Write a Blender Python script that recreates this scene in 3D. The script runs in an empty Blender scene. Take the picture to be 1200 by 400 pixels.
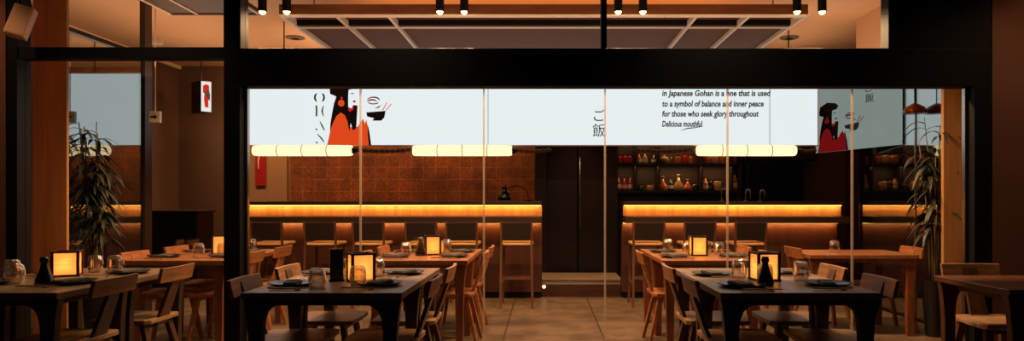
import bpy, bmesh, math, random
from mathutils import Vector, Matrix
random.seed(7)
sc = bpy.context.scene
COL = sc.collection
PI = math.pi
H = 1.25            # eye height
F = 800.0           # focal length in pixels of a 1200 px wide frame


def gx(px, Y): return (px - 638.0) * Y / F            # lateral position seen at column px, Y metres away
def gz(py, Y): return H + (235.0 - py) * Y / F


# ------------------------------------------------------------------ materials
def lin(c):
    c = c / 255.0
    return c / 12.92 if c <= 0.04045 else ((c + 0.055) / 1.055) ** 2.4


def rgb(r, g, b): return (lin(r), lin(g), lin(b), 1.0)


def new_mat(name):
    m = bpy.data.materials.new(name)
    m.use_nodes = True
    nt = m.node_tree
    nt.nodes.clear()
    out = nt.nodes.new('ShaderNodeOutputMaterial')
    return m, nt, out


def pbr(name, col, rough=0.5, metal=0.0, spec=0.5, var=0.12, scale=6.0, stretch=(1, 1, 1), bump=0.0, bscale=None, coat=0.0):
    m, nt, out = new_mat(name)
    b = nt.nodes.new('ShaderNodeBsdfPrincipled')
    tc = nt.nodes.new('ShaderNodeTexCoord')
    mp = nt.nodes.new('ShaderNodeMapping')
    mp.inputs['Scale'].default_value = stretch
    nz = nt.nodes.new('ShaderNodeTexNoise')
    nz.inputs['Scale'].default_value = scale
    nz.inputs['Detail'].default_value = 4
    cr = nt.nodes.new('ShaderNodeValToRGB')
    c = rgb(*col)
    cr.color_ramp.elements[0].position = 0.3
    cr.color_ramp.elements[1].position = 0.7
    cr.color_ramp.elements[0].color = tuple(x * (1 - var) for x in c[:3]) + (1,)
    cr.color_ramp.elements[1].color = tuple(min(1, x * (1 + var)) for x in c[:3]) + (1,)
    L = nt.links.new
    L(tc.outputs['Object'], mp.inputs['Vector'])
    L(mp.outputs['Vector'], nz.inputs['Vector'])
    L(nz.outputs['Fac'], cr.inputs['Fac'])
    L(cr.outputs['Color'], b.inputs['Base Color'])
    b.inputs['Roughness'].default_value = rough
    b.inputs['Metallic'].default_value = metal
    b.inputs['Specular IOR Level'].default_value = spec
    b.inputs['Coat Weight'].default_value = coat
    if bump:
        bp = nt.nodes.new('ShaderNodeBump')
        bp.inputs['Strength'].default_value = bump
        bp.inputs['Distance'].default_value = 0.01
        L(nz.outputs['Fac'], bp.inputs['Height'])
        L(bp.outputs['Normal'], b.inputs['Normal'])
    L(b.outputs['BSDF'], out.inputs['Surface'])
    return m


def wood(name, dark, light, rough=0.42, stretch=(2, 22, 22), scale=1.6, spec=0.5):
    m, nt, out = new_mat(name)
    b = nt.nodes.new('ShaderNodeBsdfPrincipled')
    tc = nt.nodes.new('ShaderNodeTexCoord')
    mp = nt.nodes.new('ShaderNodeMapping')
    mp.inputs['Scale'].default_value = stretch
    nz = nt.nodes.new('ShaderNodeTexNoise')
    nz.inputs['Scale'].default_value = scale
    nz.inputs['Detail'].default_value = 6
    nz.inputs['Distortion'].default_value = 0.6
    cr = nt.nodes.new('ShaderNodeValToRGB')
    cr.color_ramp.elements[0].position = 0.32
    cr.color_ramp.elements[1].position = 0.68
    cr.color_ramp.elements[0].color = rgb(*dark)
    cr.color_ramp.elements[1].color = rgb(*light)
    bp = nt.nodes.new('ShaderNodeBump')
    bp.inputs['Strength'].default_value = 0.12
    bp.inputs['Distance'].default_value = 0.004
    L = nt.links.new
    L(tc.outputs['Object'], mp.inputs['Vector'])
    L(mp.outputs['Vector'], nz.inputs['Vector'])
    L(nz.outputs['Fac'], cr.inputs['Fac'])
    L(nz.outputs['Fac'], bp.inputs['Height'])
    L(bp.outputs['Normal'], b.inputs['Normal'])
    L(cr.outputs['Color'], b.inputs['Base Color'])
    b.inputs['Roughness'].default_value = rough
    b.inputs['Specular IOR Level'].default_value = spec
    L(b.outputs['BSDF'], out.inputs['Surface'])
    return m


def emit(name, col, strength, var=0.0, scale=3.0, stretch=(1, 1, 1)):
    m, nt, out = new_mat(name)
    e = nt.nodes.new('ShaderNodeEmission')
    e.inputs['Strength'].default_value = strength
    e.inputs['Color'].default_value = rgb(*col)
    if var:
        tc = nt.nodes.new('ShaderNodeTexCoord')
        mp = nt.nodes.new('ShaderNodeMapping')
        mp.inputs['Scale'].default_value = stretch
        nz = nt.nodes.new('ShaderNodeTexNoise')
        nz.inputs['Scale'].default_value = scale
        cr = nt.nodes.new('ShaderNodeValToRGB')
        c = rgb(*col)
        cr.color_ramp.elements[0].position = 0.35
        cr.color_ramp.elements[1].position = 0.65
        cr.color_ramp.elements[0].color = tuple(x * (1 - var) for x in c[:3]) + (1,)
        cr.color_ramp.elements[1].color = c
        nt.links.new(tc.outputs['Object'], mp.inputs['Vector'])
        nt.links.new(mp.outputs['Vector'], nz.inputs['Vector'])
        nt.links.new(nz.outputs['Fac'], cr.inputs['Fac'])
        nt.links.new(cr.outputs['Color'], e.inputs['Color'])
    nt.links.new(e.outputs['Emission'], out.inputs['Surface'])
    return m


def glass(name, base=0.03, edge=0.5, tint=(1, 1, 1), rough=0.02, gloss=(1, 1, 1)):
    m, nt, out = new_mat(name)
    tr = nt.nodes.new('ShaderNodeBsdfTransparent')
    tr.inputs['Color'].default_value = (*tint, 1)
    gl = nt.nodes.new('ShaderNodeBsdfGlossy')
    gl.inputs['Roughness'].default_value = rough
    gl.inputs['Color'].default_value = (*gloss, 1)
    lw = nt.nodes.new('ShaderNodeLayerWeight')
    lw.inputs['Blend'].default_value = 0.35
    mr = nt.nodes.new('ShaderNodeMapRange')
    mr.inputs['To Min'].default_value = base
    mr.inputs['To Max'].default_value = edge
    mx = nt.nodes.new('ShaderNodeMixShader')
    nt.links.new(lw.outputs['Facing'], mr.inputs['Value'])
    nt.links.new(mr.outputs['Result'], mx.inputs['Fac'])
    nt.links.new(tr.outputs['BSDF'], mx.inputs[1])
    nt.links.new(gl.outputs['BSDF'], mx.inputs[2])
    nt.links.new(mx.outputs['Shader'], out.inputs['Surface'])
    return m


def tiles(name, col, grout, w, h, mortar, rough, offset=0.0, motif=0.0, bump=0.2, plane='XY', var=0.15):
    m, nt, out = new_mat(name)
    b = nt.nodes.new('ShaderNodeBsdfPrincipled')
    tc = nt.nodes.new('ShaderNodeTexCoord')
    mp = nt.nodes.new('ShaderNodeMapping')
    if plane == 'XZ': mp.inputs['Rotation'].default_value = (PI / 2, 0, 0)
    else: mp.inputs['Location'].default_value = (0.37, 0.25, 0)
    br = nt.nodes.new('ShaderNodeTexBrick')
    br.offset = offset
    br.inputs['Scale'].default_value = 1.0
    br.inputs['Brick Width'].default_value = w
    br.inputs['Row Height'].default_value = h
    br.inputs['Mortar Size'].default_value = mortar
    br.inputs['Mortar Smooth'].default_value = 0.2
    c = rgb(*col)
    br.inputs['Color1'].default_value = tuple(x * (1 - var) for x in c[:3]) + (1,)
    br.inputs['Color2'].default_value = tuple(min(1, x * (1 + var)) for x in c[:3]) + (1,)
    br.inputs['Mortar'].default_value = rgb(*grout)
    nz = nt.nodes.new('ShaderNodeTexNoise')
    nz.inputs['Scale'].default_value = 2.8
    nz.inputs['Detail'].default_value = 7
    nz.inputs['Roughness'].default_value = 0.65
    mix = nt.nodes.new('ShaderNodeMix')
    mix.data_type = 'RGBA'
    mix.blend_type = 'MULTIPLY'
    cr = nt.nodes.new('ShaderNodeValToRGB')
    cr.color_ramp.elements[0].position = 0.3
    cr.color_ramp.elements[1].position = 0.7
    cr.color_ramp.elements[0].color = (0.36, 0.35, 0.34, 1)
    cr.color_ramp.elements[1].color = (1, 1, 1, 1)
    L = nt.links.new
    L(tc.outputs['Object'], mp.inputs['Vector'])
    L(mp.outputs['Vector'], br.inputs['Vector'])
    L(tc.outputs['Object'], nz.inputs['Vector'])
    L(nz.outputs['Fac'], cr.inputs['Fac'])
    mix.inputs[0].default_value = 1.0
    L(br.outputs['Color'], mix.inputs[6])
    L(cr.outputs['Color'], mix.inputs[7])
    last = mix.outputs[2]
    if motif:
        vo = nt.nodes.new('ShaderNodeTexVoronoi')
        vo.feature = 'DISTANCE_TO_EDGE'
        vo.inputs['Scale'].default_value = 16
        c2 = nt.nodes.new('ShaderNodeValToRGB')
        c2.color_ramp.elements[0].position = 0.02
        c2.color_ramp.elements[1].position = 0.12
        c2.color_ramp.elements[0].color = (1 - motif, 1 - motif, 1 - motif, 1)
        m2 = nt.nodes.new('ShaderNodeMix')
        m2.data_type = 'RGBA'
        m2.blend_type = 'MULTIPLY'
        m2.inputs[0].default_value = 1.0
        L(mp.outputs['Vector'], vo.inputs['Vector'])
        L(vo.outputs['Distance'], c2.inputs['Fac'])
        L(last, m2.inputs[6])
        L(c2.outputs['Color'], m2.inputs[7])
        last = m2.outputs[2]
    L(last, b.inputs['Base Color'])
    bp = nt.nodes.new('ShaderNodeBump')
    bp.inputs['Strength'].default_value = bump
    bp.inputs['Distance'].default_value = 0.005
    bp.invert = True
    L(br.outputs['Fac'], bp.inputs['Height'])
    L(bp.outputs['Normal'], b.inputs['Normal'])
    b.inputs['Roughness'].default_value = rough
    L(b.outputs['BSDF'], out.inputs['Surface'])
    return m


M = dict(
    floor=tiles('floor_tiles', (124, 101, 80), (66, 52, 40), 0.91, 0.91, 0.007, 0.40, var=0.22),
    ceil=pbr('ceiling_plaster', (214, 178, 140), 0.85, var=0.04, scale=1.5),
    tan=pbr('tan_plaster', (150, 112, 78), 0.8, var=0.06, scale=2),
    brown=pbr('brown_plaster', (96, 70, 52), 0.75, var=0.1, scale=2),
    outer=pbr('outer_brown_plaster', (112, 70, 48), 0.85, var=0.12, scale=2.5),
    walltile=tiles('patterned_wall_tiles', (150, 78, 36), (186, 112, 62), 0.2, 0.2, 0.005, 0.5, motif=0.4, plane='XZ'),
    black=pbr('black_painted_steel', (6, 5, 5), 0.6, spec=0.2, var=0.15, scale=3),
    blackgloss=pbr('black_gloss', (10, 9, 9), 0.18, var=0.1),
    darkmetal=pbr('dark_metal', (30, 26, 24), 0.35, metal=0.8, var=0.1),
    steel=pbr('brushed_steel', (170, 160, 150), 0.28, metal=1.0, var=0.08, stretch=(1, 1, 30)),
    pillar=wood('pillar_plywood', (150, 106, 56), (180, 130, 72), 0.6, (12, 12, 1.0), 1.2),
    tablewood=wood('table_wood', (104, 80, 60), (140, 112, 84), 0.36, (20, 2.0, 20)),
    tabledark=wood('table_dark_wood', (46, 31, 22), (70, 49, 35), 0.4, (18, 18, 2)),
    tablemid=wood('table_mid_wood', (74, 42, 26), (104, 62, 38), 0.35, (20, 2.0, 20)),
    tableinner=wood('inner_table_wood', (112, 68, 38), (150, 94, 54), 0.35, (20, 2.0, 20)),
    tableinnerleg=wood('inner_table_leg_wood', (96, 50, 28), (126, 70, 38), 0.42, (18, 18, 2)),
    chair=wood('chair_walnut', (124, 82, 52), (168, 116, 74), 0.42, (18, 2.5, 18)),
    chairshade=wood('chair_walnut_shaded', (70, 45, 30), (98, 64, 42), 0.42, (18, 18, 2)),  # same walnut as the boards, backlit shade put into the colour
    seat=wood('chair_seat_wood', (140, 104, 72), (176, 136, 96), 0.36, (2.5, 20, 20)),
    chairlit=wood('inner_chair_wood_lit', (128, 74, 38), (168, 104, 58), 0.42, (18, 3, 18)),  # warmer copy of the chair wood, orange lamplight put into the colour
    bar=wood('bar_oak', (176, 112, 56), (206, 140, 76), 0.45, (9, 9, 1.0), 1.4),
    barfront=wood('bar_front_panel', (56, 22, 10), (72, 30, 14), 0.5, (9, 9, 1.0), 1.4),
    bartop=wood('bar_top_dark', (50, 26, 16), (70, 38, 22), 0.4, (1.5, 16, 16)),
    stool=wood('stool_wood', (22, 12, 8), (34, 19, 12), 0.45, (16, 16, 2)),
    stoolpale=wood('stool_leg_wood', (70, 42, 26), (92, 56, 34), 0.45, (16, 16, 2)),
    cushion=pbr('stool_cushion', (222, 160, 96), 0.7, var=0.08, scale=20),
    sign=emit('sign_face_white', (232, 240, 242), 1.05, 0.0),
    signrefl=emit('sign_reflection_face', (134, 146, 140), 0.9, 0.04),  # glow imitating the lit sign mirrored in side glass
    housing=pbr('sign_housing', (40, 34, 30), 0.5),
    sblack=pbr('sign_black_ink', (14, 12, 14), 0.7, var=0.02),
    sorange=emit('sign_orange_film', (236, 78, 30), 0.92),
    sred=emit('sign_red_film', (206, 40, 36), 0.9),
    sreflred=emit('sign_reflection_red', (124, 16, 18), 0.8),
    paper=emit('lantern_paper', (255, 170, 66), 1.35, 0.30, 9, (1, 1, 7)),
    pend=emit('pendant_shade', (255, 220, 170), 1.75, 0.12, 5, (6, 1, 1)),
    led=emit('led_strip', (255, 190, 84), 3.2),
    bulb=emit('spot_bulb', (255, 214, 150), 14.0),
    signred=emit('small_sign_red', (214, 44, 30), 1.0),
    smallsign=emit('small_sign_white', (240, 238, 232), 1.0),
    redp=pbr('red_poster', (150, 18, 18), 0.5),
    white=pbr('white_plastic', (214, 206, 194), 0.45, var=0.03),
    plate=pbr('black_stoneware', (22, 20, 20), 0.28, var=0.2, scale=14),
    napkin=pbr('grey_napkin', (64, 58, 54), 0.9, var=0.15, scale=40),
    stick=wood('chopstick_wood', (150, 110, 70), (180, 140, 96), 0.5, (2, 30, 30)),
    soy=pbr('dark_bottle_glass', (10, 7, 6), 0.08, spec=0.8, var=0.1),
    lidm=pbr('bottle_lid', (24, 16, 14), 0.3),
    redframe=pbr('lantern_red_brown_frame', (66, 22, 12), 0.4),
    lframe=pbr('lantern_dark_frame', (26, 15, 10), 0.4),
    glass=glass('window_glass', 0.015, 0.10, (0.985, 0.985, 0.985)),
    mirror=glass('side_screen_glass', 0.26, 0.55, (0.62, 0.62, 0.62), 0.015, (0.82, 0.9, 0.88)),
    tumbler=glass('tumbler_glass', 0.14, 1.0, (0.95, 0.93, 0.9), 0.03),
    leaf=pbr('leaf_green', (30, 36, 18), 0.5, var=0.35, scale=9),
    stem=pbr('bamboo_stem', (96, 84, 48), 0.5, var=0.2, scale=9),
    pot=pbr('black_pot', (12, 11, 11), 0.4),
    mesh=pbr('ceiling_mesh', (116, 78, 50), 0.8, var=0.15, scale=30, stretch=(1, 12, 1)),
    framewood=wood('ceiling_frame_wood', (96, 52, 28), (120, 68, 36), 0.5, (2, 16, 16)),
    strip=pbr('pale_metal_strip', (244, 226, 200), 0.4, var=0.03),
    grey=pbr('grey_grille', (96, 92, 84), 0.6),
    copper=pbr('copper', (150, 84, 52), 0.25, metal=1.0, var=0.05),
    curtain=pbr('dark_door_wood', (46, 30, 21), 0.45, var=0.15, stretch=(14, 14, 1)),
    stone=pbr('grey_step_stone', (160, 138, 114), 0.5, var=0.12),
    speaker=pbr('tan_speaker', (226, 178, 136), 0.6, var=0.08),
    rope=pbr('bronze_rope', (96, 62, 36), 0.6, var=0.3, scale=40),
    amber=pbr('amber_glass', (150, 74, 24), 0.12, spec=0.8, var=0.2),
    clearb=pbr('pale_bottle_glass', (150, 118, 80), 0.12, spec=0.8, var=0.2),
    redb=pbr('red_jar', (150, 26, 18), 0.2, spec=0.7, var=0.2),
    darkb=pbr('dark_green_bottle', (26, 24, 16), 0.12, spec=0.8),
    shelf=pbr('dark_shelf', (26, 18, 14), 0.5),
    shelfback=pbr('shelf_backing', (44, 27, 18), 0.6),
    appliance=pbr('appliance_dark', (16, 15, 15), 0.3, metal=0.3),
)

_m, _nt, _o = new_mat('lantern_paper_sheet')
_tc = _nt.nodes.new('ShaderNodeTexCoord'); _mp = _nt.nodes.new('ShaderNodeMapping'); _mp.inputs['Scale'].default_value = (1, 1, 9)
_nz = _nt.nodes.new('ShaderNodeTexNoise'); _nz.inputs['Scale'].default_value = 12
_cr = _nt.nodes.new('ShaderNodeValToRGB'); _cr.color_ramp.elements[0].position = .35; _cr.color_ramp.elements[1].position = .65
_cr.color_ramp.elements[0].color = (0.84, 0.52, 0.24, 1); _cr.color_ramp.elements[1].color = (0.98, 0.66, 0.33, 1)
_d = _nt.nodes.new('ShaderNodeBsdfTranslucent'); _e = _nt.nodes.new('ShaderNodeEmission'); _e.inputs['Color'].default_value = (1, 0.5, 0.14, 1); _e.inputs['Strength'].default_value = 0.22
_x = _nt.nodes.new('ShaderNodeAddShader')
_nt.links.new(_tc.outputs['Object'], _mp.inputs['Vector']); _nt.links.new(_mp.outputs['Vector'], _nz.inputs['Vector']); _nt.links.new(_nz.outputs['Fac'], _cr.inputs['Fac'])
_nt.links.new(_cr.outputs['Color'], _d.inputs['Color']); _nt.links.new(_d.outputs[0], _x.inputs[0]); _nt.links.new(_e.outputs[0], _x.inputs[1]); _nt.links.new(_x.outputs[0], _o.inputs['Surface'])
M['paper'] = _m

# joint between glass sheets: clear silicone / polished edge that catches light
_m, _nt, _o = new_mat('glass_joint')
_t = _nt.nodes.new('ShaderNodeBsdfTransparent'); _t.inputs['Color'].default_value = (0.82, 0.78, 0.72, 1)
_d = _nt.nodes.new('ShaderNodeBsdfTranslucent'); _d.inputs['Color'].default_value = (0.7, 0.6, 0.48, 1)
_g = _nt.nodes.new('ShaderNodeBsdfPrincipled'); _g.inputs['Base Color'].default_value = (0.85, 0.72, 0.56, 1); _g.inputs['Roughness'].default_value = 0.35
_x = _nt.nodes.new('ShaderNodeMixShader'); _x.inputs[0].default_value = 0.5
_y = _nt.nodes.new('ShaderNodeMixShader'); _y.inputs[0].default_value = 0.3
_nt.links.new(_d.outputs[0], _x.inputs[1]); _nt.links.new(_g.outputs[0], _x.inputs[2])
_nt.links.new(_t.outputs[0], _y.inputs[1]); _nt.links.new(_x.outputs[0], _y.inputs[2]); _nt.links.new(_y.outputs[0], _o.inputs['Surface'])
M['joint'] = _m


# ------------------------------------------------------------------ geometry helpers
class MB:
    def __init__(s): s.bm = bmesh.new()

    def box(s, c, d, rot=None, taper=None):
        """box centred c, size d; taper=(tx,ty) scales the bottom face."""
        vs = []
        R = rot if rot is not None else Matrix.Identity(3)
        for z in (-1, 1):
            for (x, y) in ((-1, -1), (1, -1), (1, 1), (-1, 1)):
                k = taper if (taper and z < 0) else (1, 1)
                p = Vector((x * d[0] / 2 * k[0], y * d[1] / 2 * k[1], z * d[2] / 2))
                vs.append(s.bm.verts.new(R @ p + Vector(c)))
        for f in ((3, 2, 1, 0), (4, 5, 6, 7), (0, 1, 5, 4), (1, 2, 6, 5), (2, 3, 7, 6), (3, 0, 4, 7)):
            s.bm.faces.new([vs[i] for i in f])
        return s

    def b2(s, x0, x1, y0, y1, z0, z1): return s.box(((x0 + x1) / 2, (y0 + y1) / 2, (z0 + z1) / 2), (x1 - x0, y1 - y0, z1 - z0))

    def bar(s, a, b, w, t, w2=None, t2=None, side=(0, 1, 0)):
        """rectangular bar from a to b, width w along 'side', thickness t across; w2,t2 at b."""
        a, b = Vector(a), Vector(b)
        d = (b - a).normalized()
        sd = Vector(side); sd = (sd - d * sd.dot(d)).normalized()
        u = d.cross(sd)
        w2 = w if w2 is None else w2; t2 = t if t2 is None else t2
        r0 = [s.bm.verts.new(a + sd * w / 2 * i + u * t / 2 * j) for i, j in ((-1, -1), (1, -1), (1, 1), (-1, 1))]
        r1 = [s.bm.verts.new(b + sd * w2 / 2 * i + u * t2 / 2 * j) for i, j in ((-1, -1), (1, -1), (1, 1), (-1, 1))]
        s.bm.faces.new(r0); s.bm.faces.new(r1[::-1])
        for i in range(4):
            j = (i + 1) % 4
            s.bm.faces.new((r0[j], r0[i], r1[i], r1[j]))
        return s

    def tube(s, pts, r, n=8, cap=True):
        pts = [Vector(p) for p in pts]
        rs = r if isinstance(r, (list, tuple)) else [r] * len(pts)
        prev = None; rings = []
        for i, p in enumerate(pts):
            d = (pts[min(i + 1, len(pts) - 1)] - pts[max(i - 1, 0)]).normalized()
            if prev is None:
                u = d.orthogonal().normalized()
            else:
                u = (prev - d * prev.dot(d)).normalized()
            prev = u
            v = d.cross(u)
            rings.append([s.bm.verts.new(p + (u * math.cos(2 * PI * k / n) + v * math.sin(2 * PI * k / n)) * rs[i]) for k in range(n)])
        for a, b in zip(rings, rings[1:]):
            for k in range(n):
                s.bm.faces.new((a[k], a[(k + 1) % n], b[(k + 1) % n], b[k]))
        if cap:
            s.bm.faces.new(rings[0][::-1]); s.bm.faces.new(rings[-1])
        return s

    def lathe(s, prof, n=20, c=(0, 0, 0), M3=None):
        """prof: [(r,z)...] about z."""
        rings = []
        c = Vector(c)
        def T(p): return (M3 @ Vector(p) if M3 is not None else Vector(p)) + c
        for r, z in prof:
            if r < 1e-5: rings.append([s.bm.verts.new(T((0, 0, z)))])
            else: rings.append([s.bm.verts.new(T((r * math.cos(2 * PI * k / n), r * math.sin(2 * PI * k / n), z))) for k in range(n)])
        for a, b in zip(rings, rings[1:]):
            for k in range(n):
                k2 = (k + 1) % n
                if len(a) == 1 and len(b) == 1: continue
                if len(a) == 1: s.bm.faces.new((a[0], b[k2], b[k]))
                elif len(b) == 1: s.bm.faces.new((a[k], a[k2], b[0]))
                else: s.bm.faces.new((a[k], a[k2], b[k2], b[k]))
        for rr in (rings[0], rings[-1]):
            if len(rr) > 2:
                try: s.bm.faces.new(rr)
                except ValueError: pass
        return s

    def prism(s, poly, off, vec):
        """poly: list of 3D points (planar), extruded by vec."""
        a = [s.bm.verts.new(Vector(p) + Vector(off)) for p in poly]
        b = [s.bm.verts.new(Vector(p) + Vector(off) + Vector(vec)) for p in poly]
        s.bm.faces.new(a[::-1]); s.bm.faces.new(b)
        n = len(a)
        for i in range(n):
            j = (i + 1) % n
            s.bm.faces.new((a[i], a[j], b[j], b[i]))
        return s

    def ribbon(s, pts, w, y0, y1):
        """flat stroke in the XZ plane, between depths y0 and y1."""
        P = [Vector((p[0], 0, p[1])) for p in pts]
        Lf, Rt = [], []
        for i, p in enumerate(P):
            d = (P[min(i + 1, len(P) - 1)] - P[max(i - 1, 0)]).normalized()
            nrm = Vector((-d.z, 0, d.x))
            ww = w[i] if isinstance(w, (list, tuple)) else w
            Lf.append(p + nrm * ww / 2); Rt.append(p - nrm * ww / 2)
        return s.prism(Lf + Rt[::-1], (0, y0, 0), (0, y1 - y0, 0))

    def build(s, name, mat, parent=None, bevel=0.0, smooth=False, loc=None):
        bm = s.bm
        bmesh.ops.recalc_face_normals(bm, faces=bm.faces)
        me = bpy.data.meshes.new(name)
        bm.to_mesh(me); bm.free()
        me.materials.append(M[mat] if isinstance(mat, str) else mat)
        if smooth:
            for p in me.polygons: p.use_smooth = True
        o = bpy.data.objects.new(name, me)
        COL.objects.link(o)
        if parent: o.parent = parent
        if loc: o.location = loc
        if bevel:
            mod = o.modifiers.new('bevel', 'BEVEL')
            mod.width = bevel; mod.segments = 2; mod.limit_method = 'ANGLE'; mod.angle_limit = math.radians(40)
        return o


def tag(o, label, cat, group=None, kind=None):
    if label: o['label'] = label
    if cat: o['category'] = cat
    if group: o['group'] = group
    if kind: o['kind'] = kind
    return o


def thing(name, loc=(0, 0, 0), rz=0.0, label=None, cat=None, group=None):
    o = bpy.data.objects.new(name, None)
    o.empty_display_size = 0.1
    COL.objects.link(o)
    o.location = loc
    o.rotation_euler = (0, 0, rz)
    return tag(o, label, cat, group)


KIDS = {}


def kids(o):
    if o.name not in KIDS: KIDS[o.name] = [c for c in bpy.data.objects if c.parent == o]
    return KIDS[o.name]


def copy_tree(o, parent=None):
    c = o.copy()
    COL.objects.link(c)
    if parent: c.parent = parent
    for ch in kids(o): copy_tree(ch, c)
    return c


class Proto:
    """first call places the original, the next ones place copies"""
    def __init__(s, root): s.root = root; s.used = False

    def put(s, loc, rz, label, cat, group=None):
        o = copy_tree(s.root) if s.used else s.root
        s.used = True
        o.location = loc; o.rotation_euler = (0, 0, rz)
        return tag(o, label, cat, group)


def struct(name, mb, mat, parent=None, bevel=0):
    o = mb.build(name, mat, parent, bevel)
    if not parent: o['kind'] = 'structure'
    return o


ORD = ['first', 'second', 'third', 'fourth', 'fifth', 'sixth', 'seventh', 'eighth', 'ninth', 'tenth', 'eleventh', 'twelfth']

# ------------------------------------------------------------------ room shell
CZ = 3.45
struct('floor', MB().b2(-8, 8, -1.5, 11.6, -0.06, 0), 'floor')
struct('ceiling', MB().b2(-6.1, 6.1, 5.36, 11.5, CZ, CZ + 0.08), 'ceil')
struct('wall_back', MB().b2(-6.1, 6.1, 11.35, 11.5, 0, CZ), 'tan')
struct('wall_left', MB().b2(-6.12, -6.0, 5.36, 11.35, 0, CZ), 'brown')
struct('wall_right', MB().b2(6.0, 6.12, 5.36, 11.35, 0, CZ), 'brown')
struct('wall_left_corridor', MB().b2(-6.0, gx(262, 11.2), 11.2, 11.35, 0, CZ), 'brown')
# bulkhead above the right glass screen
struct('wall_right_bulkhead', MB().b2(3.79, 3.93, 5.36, 8.3, 2.72, CZ), 'ceil')
# bright line where wall and ceiling meet on the left
struct('trim_1', MB().b2(-6.0, -5.96, 5.4, 11.2, 3.40, 3.45), 'strip')

# ceiling of the terrace outside
struct('ceiling_terrace', MB().b2(-6, 6, 1.0, 5.2, 3.5, 3.58), 'outer')

# facade
YF = 5.2
XL0, XL1 = gx(262, YF), gx(281, YF)
XR0, XR1 = gx(1142, YF), gx(1163, YF)
ZB0, ZB1 = gz(101, YF), gz(56.5, YF)
w1 = thing('window_1'); w1['kind'] = 'structure'
f = MB()
f.b2(XL0, XR1, YF, YF + 0.14, ZB0, ZB1)
f.build('window_frame', 'black', w1, 0.004)
f = MB(); f.b2(XL0, XL1, YF, YF + 0.14, 0, ZB0); f.build('window_post', 'black', w1, 0.003)
f = MB(); f.b2(XR0, XR1, YF, YF + 0.14, 0, ZB0); f.build('window_post', 'black', w1, 0.003)
f = MB(); f.b2(XL1, XR0, 5.28, 5.32, 0, 0.012); f.build('window_sill', 'darkmetal', w1)
joints = [XL1] + [gx(p, 5.3) for p in (422.5, 567, 709, 852.5, 998.5)] + [XR0]
for a, b in zip(joints, joints[1:]):
    MB().b2(a + 0.012, b - 0.012, 5.296, 5.306, 0.012, ZB0).build('pane', 'glass', w1)
for j in joints[1:-1]:
    MB().b2(j - 0.0070, j + 0.0070, 5.292, 5.310, 0.012, ZB0).build('glass_joint', 'joint', w1)
for j in (XL1 + 0.012, XR0 - 0.012):
    MB().b2(j - 0.012, j + 0.012, 5.28, 5.32, 0.012, ZB0).build('edge_strip', 'steel', w1)
# thin hanging cords seen behind the panes
w2 = thing('window_2'); w2['kind'] = 'structure'
MB().b2(XL0, XL1 + 0.005, YF, YF + 0.14, ZB1, 3.5).build('window_post', 'black', w2)
MB().b2(gx(705, YF), gx(711.5, YF), YF + 0.03, YF + 0.12, ZB1, 3.5).build('mullion', 'black', w2)
MB().b2(XL1 + 0.005, gx(705, YF), 5.28, 5.29, ZB1, 3.5).build('pane', 'glass', w2)
MB().b2(gx(711.5, YF), gx(1042, YF), 5.28, 5.29, ZB1, 3.5).build('pane', 'glass', w2)
w3 = thing('window_3'); w3['kind'] = 'structure'
XP0, XP1 = gx(8, YF), gx(20, YF)
MB().b2(XP0, XP1, YF, YF + 0.14, 0, 3.5).build('window_post', 'black', w3)
MB().b2(XP1, XL0, YF + 0.01, YF + 0.12, gz(68, YF), gz(55, YF)).build('window_frame', 'black', w3)
MB().b2(XP1, XL0, 5.28, 5.29, gz(55, YF), 3.5).build('pane', 'glass', w3)
MB().b2(XP1, XL0, 5.28, 5.29, 0.012, gz(68, YF)).build('pane', 'glass', w3)
MB().b2(XP1, XL0, 5.26, 5.31, 0, 0.012).build('window_sill', 'darkmetal', w3)
struct('wall_front', MB().b2(gx(1042, YF), XR1, YF + 0.01, YF + 0.13, ZB1, 3.5), 'black')
struct('wall_front_right', MB().b2(XR1, 5.6, YF + 0.0, YF + 0.16, 0, 3.5), 'outer')
struct('wall_front_left', MB().b2(-5.6, XP0 - 0.01, YF + 0.0, YF + 0.16, 0, 3.5), 'outer')

# pillars inside
struct('wall_left_pillar', MB().b2(gx(38.5, 5.95), gx(78, 5.95), 5.95, 5.98, 0, CZ), 'pillar')
struct('wall_right_pillar', MB().b2(gx(1106, 6.05), gx(1134, 6.05), 6.05, 6.09, 0, CZ - 0.72), 'pillar')

# side glass screens
def side_screen(name, x, y0, y1, ztop, label_mat='mirror'):
    w = thing(name); w['kind'] = 'structure'
    MB().b2(x - 0.006, x + 0.006, y0, y1, 0.03, ztop).build('pane', 'mirror', w)
    MB().b2(x - 0.02, x + 0.02, y0, y1, 0, 0.03).build('bottom_rail', 'darkmetal', w)
    return w
s_ = side_screen('window_4', -4.37, 6.13, 7.42, 2.80)
MB().b2(-4.40, -4.34, 7.42, 7.55, 0, 3.45).build('window_post', 'curtain', s_)
MB().b2(-4.40, -4.34, 6.13, 7.42, 2.80, 2.84).build('top_rail', 'darkmetal', s_)
s_ = side_screen('window_5', 3.86, 5.42, 8.3, 2.72)
MB().b2(3.845, 3.875, 7.08, 7.10, 0.03, 2.72).build('glass_joint', 'steel', s_)
MB().b2(3.84, 3.88, 8.3, 8.34, 0, 2.72).build('window_post', 'darkmetal', s_)

# tiled part of the back wall
struct('wall_back_tiles', MB().b2(gx(340, 11.3), gx(627, 11.3), 11.3, 11.35, 0, CZ), 'walltile')
struct('wall_back_left_return', MB().b2(gx(262, 11.3), gx(336, 11.3), 11.3, 11.35, 0, CZ), 'tan')

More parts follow.
